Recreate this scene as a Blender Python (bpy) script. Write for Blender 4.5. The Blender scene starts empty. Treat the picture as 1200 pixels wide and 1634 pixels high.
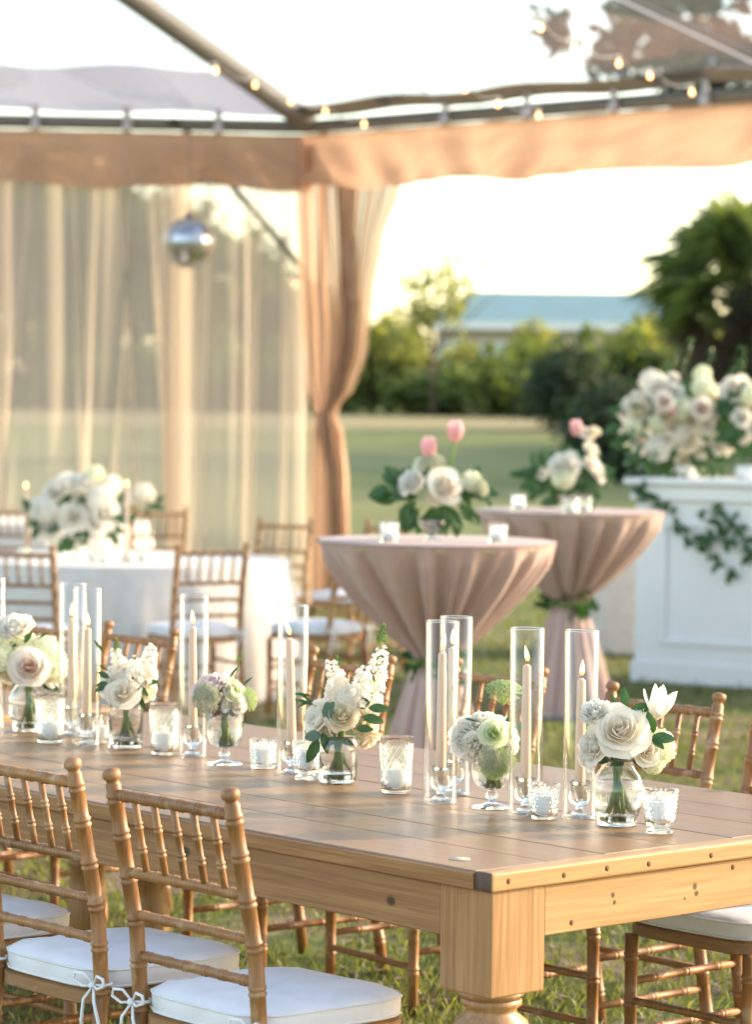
import bpy, bmesh, math, random
import numpy as np
from mathutils import Vector, Matrix, Euler, noise
random.seed(7); RNG = np.random.default_rng(7)
R = math.radians; PI = math.pi
sc = bpy.context.scene
C = sc.collection

# ------------------------------------------------------------------ camera, sky, sun, exposure
F_PX, HORIZON, CAM_H, ROLL = 4800.0, 645.0, 1.65, 0.7
pitch = math.atan((817 - HORIZON) / F_PX)
cam_rot = Matrix.Rotation(PI / 2 - pitch, 3, 'X') @ Matrix.Rotation(R(ROLL), 3, 'Z')
camd = bpy.data.cameras.new('camera'); cam = bpy.data.objects.new('camera', camd); C.objects.link(cam)
cam.matrix_world = Matrix.Translation((0, 0, CAM_H)) @ cam_rot.to_4x4()
camd.sensor_fit = 'VERTICAL'; camd.sensor_height = 36; camd.lens = F_PX / 1634 * 36
camd.clip_start = 0.1; camd.clip_end = 3000
camd.dof.use_dof = True; camd.dof.focus_distance = 6.45; camd.dof.aperture_fstop = 4.2
sc.camera = cam
SUN_DIR = Vector((0.95, 0.31, 0.0)).normalized(); SUN_EL = R(20)
SUN_DIR = Vector((SUN_DIR.x * math.cos(SUN_EL), SUN_DIR.y * math.cos(SUN_EL), math.sin(SUN_EL)))
world = bpy.data.worlds.new('World'); sc.world = world; world.use_nodes = True
wn = world.node_tree; wn.nodes.clear()
sky = wn.nodes.new('ShaderNodeTexSky'); sky.sky_type = 'NISHITA'; sky.sun_disc = False
sky.sun_elevation = SUN_EL; sky.sun_rotation = math.atan2(SUN_DIR.x, SUN_DIR.y)
sky.air_density = 1.0; sky.dust_density = 1.0; sky.ozone_density = 0.4; sky.altitude = 0
bg = wn.nodes.new('ShaderNodeBackground'); bg.inputs[1].default_value = 0.15
wo = wn.nodes.new('ShaderNodeOutputWorld')
tint = wn.nodes.new('ShaderNodeVectorMath'); tint.operation = 'MULTIPLY'; tint.inputs[1].default_value = (1.08, 1.0, 0.90)   # warm white balance of the photograph, same in every direction
wn.links.new(sky.outputs[0], tint.inputs[0]); wn.links.new(tint.outputs[0], bg.inputs[0]); wn.links.new(bg.outputs[0], wo.inputs[0])
sun = bpy.data.lights.new('sun', 'SUN'); sun.energy = 2.0; sun.angle = R(0.6); sun.color = (1.0, 0.82, 0.58)
so = bpy.data.objects.new('sun', sun); C.objects.link(so)
so.rotation_euler = SUN_DIR.to_track_quat('Z', 'Y').to_euler()
sc.view_settings.view_transform = 'Standard'; sc.view_settings.look = 'None'
sc.view_settings.gamma = 1; sc.view_settings.exposure = 1.93; sc.view_settings.use_curve_mapping = False
cy = sc.cycles
cy.use_denoising = True
try: cy.denoiser = 'OPENIMAGEDENOISE'
except Exception: pass
cy.max_bounces = 12; cy.transparent_max_bounces = 24; cy.transmission_bounces = 12
cy.glossy_bounces = 5; cy.diffuse_bounces = 6
cy.sample_clamp_indirect = 6.0; cy.sample_clamp_direct = 0.0; cy.blur_glossy = 1.0

# ------------------------------------------------------------------ surveying: where a point of the photograph stands in the place
def ray(px, py):
    return cam_rot @ Vector(((px - 600) / F_PX, -(py - 817) / F_PX, -1))
def on_z(px, py, z):
    d = ray(px, py); return Vector((0, 0, CAM_H)) + d * ((z - CAM_H) / d.z)
def at_d(px, py, y):
    d = ray(px, py); return Vector((0, 0, CAM_H)) + d * (y / d.y)
def ground_h(x, y):
    t = min(1, max(0, (y - 27) / 55)); t = t * t * (3 - 2 * t)
    return 1.42 * t + 0.004 * max(0, y - 82)
def on_ground(px, y):
    p = at_d(px, 817, y); return Vector((p.x, y, ground_h(p.x, y)))

# ------------------------------------------------------------------ object helpers
def tag(o, label=None, cat=None, group=None, kind=None):
    if label: o['label'] = label
    if cat: o['category'] = cat
    if group: o['group'] = group
    if kind: o['kind'] = kind
    return o
def thing(name, loc, label, cat, group=None, rz=0.0):
    o = bpy.data.objects.new(name, None); C.objects.link(o)
    o.location = loc; o.rotation_euler = (0, 0, rz); o.empty_display_size = 0.1
    return tag(o, label, cat, group)
def link_mesh(name, me, parent=None, loc=(0, 0, 0), rot=None, scale=None):
    o = bpy.data.objects.new(name, me); C.objects.link(o)
    if parent: o.parent = parent
    o.location = loc
    if rot is not None:
        if hasattr(rot, 'to_euler'): o.rotation_euler = rot.to_euler()
        else: o.rotation_euler = rot
    if scale is not None: o.scale = (scale,) * 3 if isinstance(scale, (int, float)) else scale
    return o
def copy_tree(o, parent=None):
    c = o.copy(); C.objects.link(c)
    if parent is not None: c.parent = parent
    for ch in KIDS.get(o.name, ()): KIDS.setdefault(c.name, []).append(copy_tree(ch, c))
    return c
KIDS = {}
def kids(o):
    """remember children so that copying needs no scene update"""
    KIDS.clear()
    for x in bpy.data.objects:
        if x.parent: KIDS.setdefault(x.parent.name, []).append(x)

class MB:
    def __init__(s): s.v = []; s.f = []
    def add(s, vs, fs, m=None):
        n = len(s.v)
        if m is not None: vs = [m @ Vector(v) for v in vs]
        s.v += [tuple(v) for v in vs]; s.f += [tuple(i + n for i in f) for f in fs]
        return s
    def box(s, lo, hi, bev=0.0, m=None, seg=1):
        bm = bmesh.new(); bmesh.ops.create_cube(bm, size=1)
        for v in bm.verts:
            for i in range(3): v.co[i] = (lo[i] + hi[i]) / 2 + v.co[i] * (hi[i] - lo[i])
        if bev > 0: bmesh.ops.bevel(bm, geom=list(bm.edges), offset=bev, segments=seg, profile=0.5, affect='EDGES')
        bm.verts.index_update()
        s.add([v.co.copy() for v in bm.verts], [[v.index for v in f.verts] for f in bm.faces], m); bm.free(); return s
    def lathe(s, prof, seg=24, m=None, fn=None, cap=True):
        vs = []; fs = []
        for (r, z) in prof:
            for k in range(seg):
                a = 2 * PI * k / seg
                rr = fn(r, z, a) if fn else r
                vs.append(Vector((rr * math.cos(a), rr * math.sin(a), z)))
        for i in range(len(prof) - 1):
            for k in range(seg):
                k2 = (k + 1) % seg
                fs.append((i * seg + k, i * seg + k2, (i + 1) * seg + k2, (i + 1) * seg + k))
        if cap:
            if prof[0][0] > 1e-5: fs.append(tuple(range(seg))[::-1])
            if prof[-1][0] > 1e-5: fs.append(tuple((len(prof) - 1) * seg + k for k in range(seg)))
        return s.add(vs, fs, m)
    def tube(s, pts, rads, seg=8, m=None, closed=False):
        pts = [Vector(p) for p in pts]; n = len(pts)
        if isinstance(rads, (int, float)): rads = [rads] * n
        vs = []; fs = []
        t0 = (pts[1] - pts[0]).normalized()
        up = Vector((0, 0, 1)) if abs(t0.z) < 0.9 else Vector((1, 0, 0))
        a = t0.cross(up).normalized()
        for i in range(n):
            if closed: t = (pts[(i + 1) % n] - pts[i - 1]).normalized()
            else: t = (pts[min(i + 1, n - 1)] - pts[max(i - 1, 0)]).normalized()
            a = (a - t * a.dot(t)).normalized(); b = t.cross(a)
            for k in range(seg):
                w = 2 * PI * k / seg
                vs.append(pts[i] + (a * math.cos(w) + b * math.sin(w)) * rads[i])
        for i in range(n if closed else n - 1):
            j = (i + 1) % n
            for k in range(seg):
                k2 = (k + 1) % seg
                fs.append((i * seg + k, i * seg + k2, j * seg + k2, j * seg + k))
        if not closed:
            fs.append(tuple(range(seg))[::-1]); fs.append(tuple((n - 1) * seg + k for k in range(seg)))
        return s.add(vs, fs, m)
    def grid(s, nu, nv, fn, m=None, wrap=False):
        vs = [Vector(fn(i / nu, j / nv)) for j in range(nv + 1) for i in range(nu + (0 if wrap else 1))]
        w = nu if wrap else nu + 1; fs = []
        for j in range(nv):
            for i in range(nu):
                i2 = (i + 1) % w if wrap else i + 1
                fs.append((j * w + i, j * w + i2, (j + 1) * w + i2, (j + 1) * w + i))
        return s.add(vs, fs, m)
    def ico(s, c, r, sub=1, sq=(1, 1, 1)):
        bm = bmesh.new(); bmesh.ops.create_icosphere(bm, subdivisions=sub, radius=r); bm.verts.index_update()
        s.add([Vector((v.co.x * sq[0], v.co.y * sq[1], v.co.z * sq[2])) + Vector(c) for v in bm.verts],
              [[v.index for v in f.verts] for f in bm.faces]); bm.free(); return s
    def mesh(s, name, mat, smooth=True):
        me = bpy.data.meshes.new(name); me.from_pydata(s.v, [], s.f)
        if mat: me.materials.append(mat)
        if smooth: me.polygons.foreach_set('use_smooth', [True] * len(me.polygons))
        me.update(); return me
    def build(s, name, mat, parent=None, loc=(0, 0, 0), rot=None, smooth=True, scale=None):
        return link_mesh(name, s.mesh(name, mat, smooth), parent, loc, rot, scale)
def auto_smooth(o, deg=35):
    me = o.data if hasattr(o, 'data') else o
    me.set_sharp_from_angle(angle=R(deg)); return o

# ------------------------------------------------------------------ materials
def nodes(name):
    m = bpy.data.materials.new(name); m.use_nodes = True; t = m.node_tree; t.nodes.clear()
    out = t.nodes.new('ShaderNodeOutputMaterial'); return m, t, out
def N(t, typ, **kw):
    n = t.nodes.new(typ)
    for k, v in kw.items():
        if k in n.inputs.keys() if isinstance(k, str) else False: n.inputs[k].default_value = v
        else: setattr(n, k, v)
    return n
def L(t, a, b): t.links.new(a, b)
def c4(c): return (c[0], c[1], c[2], 1)
def ramp(t, src, stops):
    r = t.nodes.new('ShaderNodeValToRGB'); e = r.color_ramp.elements
    while len(e) < len(stops): e.new(0.5)
    for i, (p, c) in enumerate(stops): e[i].position = p; e[i].color = c4(c)
    L(t, src, r.inputs[0]); return r
def mixc(t, fac, a, b, mode='MIX'):
    m = t.nodes.new('ShaderNodeMix'); m.data_type = 'RGBA'; m.blend_type = mode
    for idx, x in ((0, fac), (6, a), (7, b)):
        if hasattr(x, 'links'): L(t, x, m.inputs[idx])
        else: m.inputs[idx].default_value = x if idx == 0 else c4(x)
    return m.outputs[2]
def simple(name, col, rough=0.6, spec=0.5, metal=0.0, var=0.12, vscale=8, bump=0.0, bscale=80, sheen=0.0, coat=0.0, sub=0.0):
    m, t, out = nodes(name); b = t.nodes.new('ShaderNodeBsdfPrincipled')
    tc = t.nodes.new('ShaderNodeTexCoord')
    nz = N(t, 'ShaderNodeTexNoise'); nz.inputs['Scale'].default_value = vscale; nz.inputs['Detail'].default_value = 4
    L(t, tc.outputs['Object'], nz.inputs['Vector'])
    cr = ramp(t, nz.outputs[0], [(0.25, [c * (1 - var) for c in col]), (0.75, [min(1, c * (1 + var)) for c in col])])
    L(t, cr.outputs[0], b.inputs['Base Color'])
    b.inputs['Roughness'].default_value = rough; b.inputs['Metallic'].default_value = metal
    b.inputs['Specular IOR Level'].default_value = spec
    if sheen: b.inputs['Sheen Weight'].default_value = sheen
    if coat: b.inputs['Coat Weight'].default_value = coat; b.inputs['Coat Roughness'].default_value = 0.15
    if sub:
        b.inputs['Subsurface Weight'].default_value = sub; b.inputs['Subsurface Radius'].default_value = (0.02, 0.012, 0.008)
        b.inputs['Subsurface Scale'].default_value = 1.0
    if bump:
        n2 = N(t, 'ShaderNodeTexNoise'); n2.inputs['Scale'].default_value = bscale; L(t, tc.outputs['Object'], n2.inputs['Vector'])
        bp = t.nodes.new('ShaderNodeBump'); bp.inputs['Strength'].default_value = bump; bp.inputs['Distance'].default_value = 0.002
        L(t, n2.outputs[0], bp.inputs['Height']); L(t, bp.outputs[0], b.inputs['Normal'])
    L(t, b.outputs[0], out.inputs[0]); return m
def wood(name, dark, light, stretch=(1.2, 14, 14), rough=0.4, coat=0.0, knots=(), bump=0.25, rnd=0.25, wear=None, edge=None):
    m, t, out = nodes(name); b = t.nodes.new('ShaderNodeBsdfPrincipled')
    tc = t.nodes.new('ShaderNodeTexCoord'); oi = t.nodes.new('ShaderNodeObjectInfo')
    ad = t.nodes.new('ShaderNodeVectorMath'); ad.operation = 'ADD'
    cb = t.nodes.new('ShaderNodeMath'); cb.operation = 'MULTIPLY'; cb.inputs[1].default_value = 37.0
    L(t, oi.outputs['Random'], cb.inputs[0]); L(t, tc.outputs['Object'], ad.inputs[0])
    cx = t.nodes.new('ShaderNodeCombineXYZ'); L(t, cb.outputs[0], cx.inputs[0]); L(t, cx.outputs[0], ad.inputs[1])
    mp = t.nodes.new('ShaderNodeMapping'); mp.inputs['Scale'].default_value = stretch; L(t, ad.outputs[0], mp.inputs['Vector'])
    n1 = N(t, 'ShaderNodeTexNoise'); n1.inputs['Scale'].default_value = 2.2; n1.inputs['Detail'].default_value = 6; n1.inputs['Distortion'].default_value = 0.8
    L(t, mp.outputs[0], n1.inputs['Vector'])
    n2 = N(t, 'ShaderNodeTexNoise'); n2.inputs['Scale'].default_value = 5.5; n2.inputs['Detail'].default_value = 7; n2.inputs['Distortion'].default_value = .35
    L(t, mp.outputs[0], n2.inputs['Vector'])
    sm = t.nodes.new('ShaderNodeMath'); sm.operation = 'MULTIPLY_ADD'; sm.inputs[1].default_value = 0.58
    L(t, n2.outputs[0], sm.inputs[0]); 
    h = t.nodes.new('ShaderNodeMath'); h.operation = 'MULTIPLY'; h.inputs[1].default_value = 0.38; L(t, n1.outputs[0], h.inputs[0])
    L(t, h.outputs[0], sm.inputs[2])
    cr = ramp(t, sm.outputs[0], [(0.36, dark), (0.66, light)])
    col = cr.outputs[0]
    rr = t.nodes.new('ShaderNodeMapRange'); rr.inputs[3].default_value = 1 - rnd; rr.inputs[4].default_value = 1 + rnd
    L(t, oi.outputs['Random'], rr.inputs[0])
    vm = t.nodes.new('ShaderNodeVectorMath'); vm.operation = 'SCALE'; L(t, col, vm.inputs[0]); L(t, rr.outputs[0], vm.inputs['Scale']); col = vm.outputs[0]
    for (kx, ky, kz, sx, sy, sz) in knots:
        sb = t.nodes.new('ShaderNodeVectorMath'); sb.operation = 'SUBTRACT'; sb.inputs[1].default_value = (kx, ky, kz); L(t, tc.outputs['Object'], sb.inputs[0])
        mu = t.nodes.new('ShaderNodeVectorMath'); mu.operation = 'MULTIPLY'; mu.inputs[1].default_value = (1 / sx, 1 / sy, 1 / sz); L(t, sb.outputs[0], mu.inputs[0])
        ln = t.nodes.new('ShaderNodeVectorMath'); ln.operation = 'LENGTH'; L(t, mu.outputs[0], ln.inputs[0])
        kr = ramp(t, ln.outputs['Value'], [(0.0, (0.98,) * 3), (0.6, (0.9,) * 3), (1.0, (0, 0, 0))])
        col = mixc(t, kr.outputs[0], col, [c * 0.16 for c in dark])
    if wear:
        nw = N(t, 'ShaderNodeTexNoise'); nw.inputs['Scale'].default_value = wear[1]; nw.inputs['Detail'].default_value = 8; L(t, ad.outputs[0], nw.inputs['Vector'])
        wr = ramp(t, nw.outputs[0], [(wear[2], (0, 0, 0)), (wear[2] + 0.1, (wear[3],) * 3)])
        col = mixc(t, wr.outputs[0], col, wear[0])
    if edge:
        ge = t.nodes.new('ShaderNodeNewGeometry'); er = ramp(t, ge.outputs['Pointiness'], [(0.55, (0, 0, 0)), (0.68, (0.40,) * 3)])
        col = mixc(t, er.outputs[0], col, edge)
    L(t, col, b.inputs['Base Color'])
    rg = t.nodes.new('ShaderNodeMapRange'); rg.inputs[3].default_value = rough - 0.08; rg.inputs[4].default_value = rough + 0.12
    L(t, n1.outputs[0], rg.inputs[0]); L(t, rg.outputs[0], b.inputs['Roughness'])
    if coat: b.inputs['Coat Weight'].default_value = coat; b.inputs['Coat Roughness'].default_value = 0.22
    bp = t.nodes.new('ShaderNodeBump'); bp.inputs['Strength'].default_value = bump; bp.inputs['Distance'].default_value = 0.002
    L(t, sm.outputs[0], bp.inputs['Height']); L(t, bp.outputs[0], b.inputs['Normal'])
    L(t, b.outputs[0], out.inputs[0]); return m
def leaf_mat(name, a, b_, trans=0.35, rough=0.5, tc=None):
    m, t, out = nodes(name); g = t.nodes.new('ShaderNodeNewGeometry')
    cr = ramp(t, g.outputs['Random Per Island'], [(0.0, a), (1.0, b_)])
    p = t.nodes.new('ShaderNodeBsdfPrincipled'); L(t, cr.outputs[0], p.inputs['Base Color']); p.inputs['Roughness'].default_value = rough
    tr = t.nodes.new('ShaderNodeBsdfTranslucent')
    v = t.nodes.new('ShaderNodeVectorMath'); v.operation = 'MULTIPLY'; v.inputs[1].default_value = tc or (1.7, 1.6, 0.6); L(t, cr.outputs[0], v.inputs[0]); L(t, v.outputs[0], tr.inputs[0])
    mx = t.nodes.new('ShaderNodeMixShader'); mx.inputs[0].default_value = trans
    L(t, p.outputs[0], mx.inputs[1]); L(t, tr.outputs[0], mx.inputs[2]); L(t, mx.outputs[0], out.inputs[0]); return m
def petal_mat(name, col, inner=None, trans=0.50, isl=0.05):
    """petal colour; inner = colour of the heart of the bloom, by distance from the bloom's own axis"""
    m, t, out = nodes(name); g = t.nodes.new('ShaderNodeNewGeometry'); tcn = t.nodes.new('ShaderNodeTexCoord')
    cr = ramp(t, g.outputs['Random Per Island'], [(0.0, [c * (1 - isl) for c in col]), (1.0, [min(.95, c * (1 + isl)) for c in col])])
    colo = cr.outputs[0]
    if inner:
        ln = t.nodes.new('ShaderNodeVectorMath'); ln.operation = 'LENGTH'
        mu = t.nodes.new('ShaderNodeVectorMath'); mu.operation = 'MULTIPLY'; mu.inputs[1].default_value = (1, 1, 0.25)
        L(t, tcn.outputs['Object'], mu.inputs[0]); L(t, mu.outputs[0], ln.inputs[0])
        fr = ramp(t, ln.outputs['Value'], [(0.004, (1, 1, 1)), (0.026, (0, 0, 0))]); colo = mixc(t, fr.outputs[0], colo, inner)
    p = t.nodes.new('ShaderNodeBsdfPrincipled'); L(t, colo, p.inputs['Base Color']); p.inputs['Roughness'].default_value = 0.6
    p.inputs['Specular IOR Level'].default_value = 0.25
    tr = t.nodes.new('ShaderNodeBsdfTranslucent'); L(t, colo, tr.inputs[0])
    mx = t.nodes.new('ShaderNodeMixShader'); mx.inputs[0].default_value = trans
    L(t, p.outputs[0], mx.inputs[1]); L(t, tr.outputs[0], mx.inputs[2]); L(t, mx.outputs[0], out.inputs[0]); return m
def glass_mat(name, ior=1.45, clear=0.2, tint=(1, 1, 1), rough=0.0):
    m, t, out = nodes(name); g = t.nodes.new('ShaderNodeBsdfGlass'); g.inputs['IOR'].default_value = ior; g.inputs['Color'].default_value = c4(tint)
    g.inputs['Roughness'].default_value = rough
    tr = t.nodes.new('ShaderNodeBsdfTransparent'); mx = t.nodes.new('ShaderNodeMixShader'); mx.inputs[0].default_value = clear
    L(t, g.outputs[0], mx.inputs[1]); L(t, tr.outputs[0], mx.inputs[2]); L(t, mx.outputs[0], out.inputs[0]); return m
def thin_glass(name, lo=0.04, hi=0.85, power=3.5, tint=(0.985, 0.99, 0.99), milk=0.0):
    m, t, out = nodes(name); lw = t.nodes.new('ShaderNodeLayerWeight'); lw.inputs[0].default_value = 0.5
    pw = t.nodes.new('ShaderNodeMath'); pw.operation = 'POWER'; pw.inputs[1].default_value = power; L(t, lw.outputs['Facing'], pw.inputs[0])
    mr = t.nodes.new('ShaderNodeMapRange'); mr.inputs[3].default_value = lo; mr.inputs[4].default_value = hi; L(t, pw.outputs[0], mr.inputs[0])
    tr = t.nodes.new('ShaderNodeBsdfTransparent'); tr.inputs[0].default_value = c4(tint)
    gl = t.nodes.new('ShaderNodeBsdfGlossy'); gl.inputs['Roughness'].default_value = 0.02
    mx = t.nodes.new('ShaderNodeMixShader'); L(t, mr.outputs[0], mx.inputs[0]); L(t, tr.outputs[0], mx.inputs[1]); L(t, gl.outputs[0], mx.inputs[2])
    last = mx.outputs[0]
    if milk:
        df = t.nodes.new('ShaderNodeBsdfTranslucent'); df.inputs[0].default_value = (0.9, 0.9, 0.93, 1)
        m2 = t.nodes.new('ShaderNodeMixShader'); m2.inputs[0].default_value = milk; L(t, last, m2.inputs[1]); L(t, df.outputs[0], m2.inputs[2]); last = m2.outputs[0]
    L(t, last, out.inputs[0]); return m
def sheer_mat(name, col, opacity=0.35, trans=0.5):
    """woven sheer: seen at a slant the same threads cover more"""
    m, t, out = nodes(name); lw = t.nodes.new('ShaderNodeLayerWeight'); lw.inputs[0].default_value = 0.5
    # facing 0 (head on) .. 1 (grazing): coverage = 1-(1-a)^(1/cos)
    cs = t.nodes.new('ShaderNodeMath'); cs.operation = 'SUBTRACT'; cs.inputs[0].default_value = 1.04; L(t, lw.outputs['Facing'], cs.inputs[1])
    iv = t.nodes.new('ShaderNodeMath'); iv.operation = 'DIVIDE'; iv.inputs[0].default_value = 1.0; L(t, cs.outputs[0], iv.inputs[1])
    pw = t.nodes.new('ShaderNodeMath'); pw.operation = 'POWER'; pw.inputs[0].default_value = 1 - opacity; L(t, iv.outputs[0], pw.inputs[1])
    df = t.nodes.new('ShaderNodeBsdfDiffuse'); df.inputs[0].default_value = c4(col)
    tl = t.nodes.new('ShaderNodeBsdfTranslucent'); tl.inputs[0].default_value = c4(col)
    m1 = t.nodes.new('ShaderNodeMixShader'); m1.inputs[0].default_value = trans; L(t, df.outputs[0], m1.inputs[1]); L(t, tl.outputs[0], m1.inputs[2])
    tr = t.nodes.new('ShaderNodeBsdfTransparent')
    m2 = t.nodes.new('ShaderNodeMixShader'); L(t, pw.outputs[0], m2.inputs[0]); L(t, m1.outputs[0], m2.inputs[1]); L(t, tr.outputs[0], m2.inputs[2])
    L(t, m2.outputs[0], out.inputs[0]); return m
def fabric(name, col, rough=0.85, trans=0.0, weave=0.0, sheen=0.2, bump=0.18):
    m, t, out = nodes(name); p = t.nodes.new('ShaderNodeBsdfPrincipled'); p.inputs['Base Color'].default_value = c4(col); p.inputs['Roughness'].default_value = rough
    p.inputs['Sheen Weight'].default_value = sheen; p.inputs['Specular IOR Level'].default_value = 0.2
    tc = t.nodes.new('ShaderNodeTexCoord'); nz = N(t, 'ShaderNodeTexNoise'); nz.inputs['Scale'].default_value = 14; nz.inputs['Detail'].default_value = 5; L(t, tc.outputs['Object'], nz.inputs['Vector'])
    cr = ramp(t, nz.outputs[0], [(0.3, [c * 0.93 for c in col]), (0.7, [min(.95, c * 1.06) for c in col])]); L(t, cr.outputs[0], p.inputs['Base Color'])
    bp = t.nodes.new('ShaderNodeBump'); bp.inputs['Strength'].default_value = bump; bp.inputs['Distance'].default_value = 0.006
    nb = N(t, 'ShaderNodeTexNoise'); nb.inputs['Scale'].default_value = 22; nb.inputs['Detail'].default_value = 3; L(t, tc.outputs['Object'], nb.inputs['Vector'])
    L(t, nb.outputs[0], bp.inputs['Height']); L(t, bp.outputs[0], p.inputs['Normal'])
    last = p.outputs[0]
    if trans:
        tl = t.nodes.new('ShaderNodeBsdfTranslucent'); tl.inputs[0].default_value = c4(col); mx = t.nodes.new('ShaderNodeMixShader'); mx.inputs[0].default_value = trans
        L(t, last, mx.inputs[1]); L(t, tl.outputs[0], mx.inputs[2]); last = mx.outputs[0]
    L(t, last, out.inputs[0]); return m
def emis(name, col, st):
    m, t, out = nodes(name); e = t.nodes.new('ShaderNodeEmission'); e.inputs[0].default_value = c4(col); e.inputs[1].default_value = st; L(t, e.outputs[0], out.inputs[0]); return m
def flame_mat():
    m, t, out = nodes('candle flame'); tc = t.nodes.new('ShaderNodeTexCoord'); sp = t.nodes.new('ShaderNodeSeparateXYZ'); L(t, tc.outputs['Generated'], sp.inputs[0])
    cr = ramp(t, sp.outputs[2], [(0.0, (0.25, 0.10, 0.06)), (0.18, (1.0, 0.42, 0.08)), (0.45, (1.0, 0.80, 0.42)), (0.8, (1.0, 0.72, 0.30)), (1.0, (1.0, 0.40, 0.08))])
    e = t.nodes.new('ShaderNodeEmission'); L(t, cr.outputs[0], e.inputs[0]); e.inputs[1].default_value = 1.5; L(t, e.outputs[0], out.inputs[0]); return m

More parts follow.
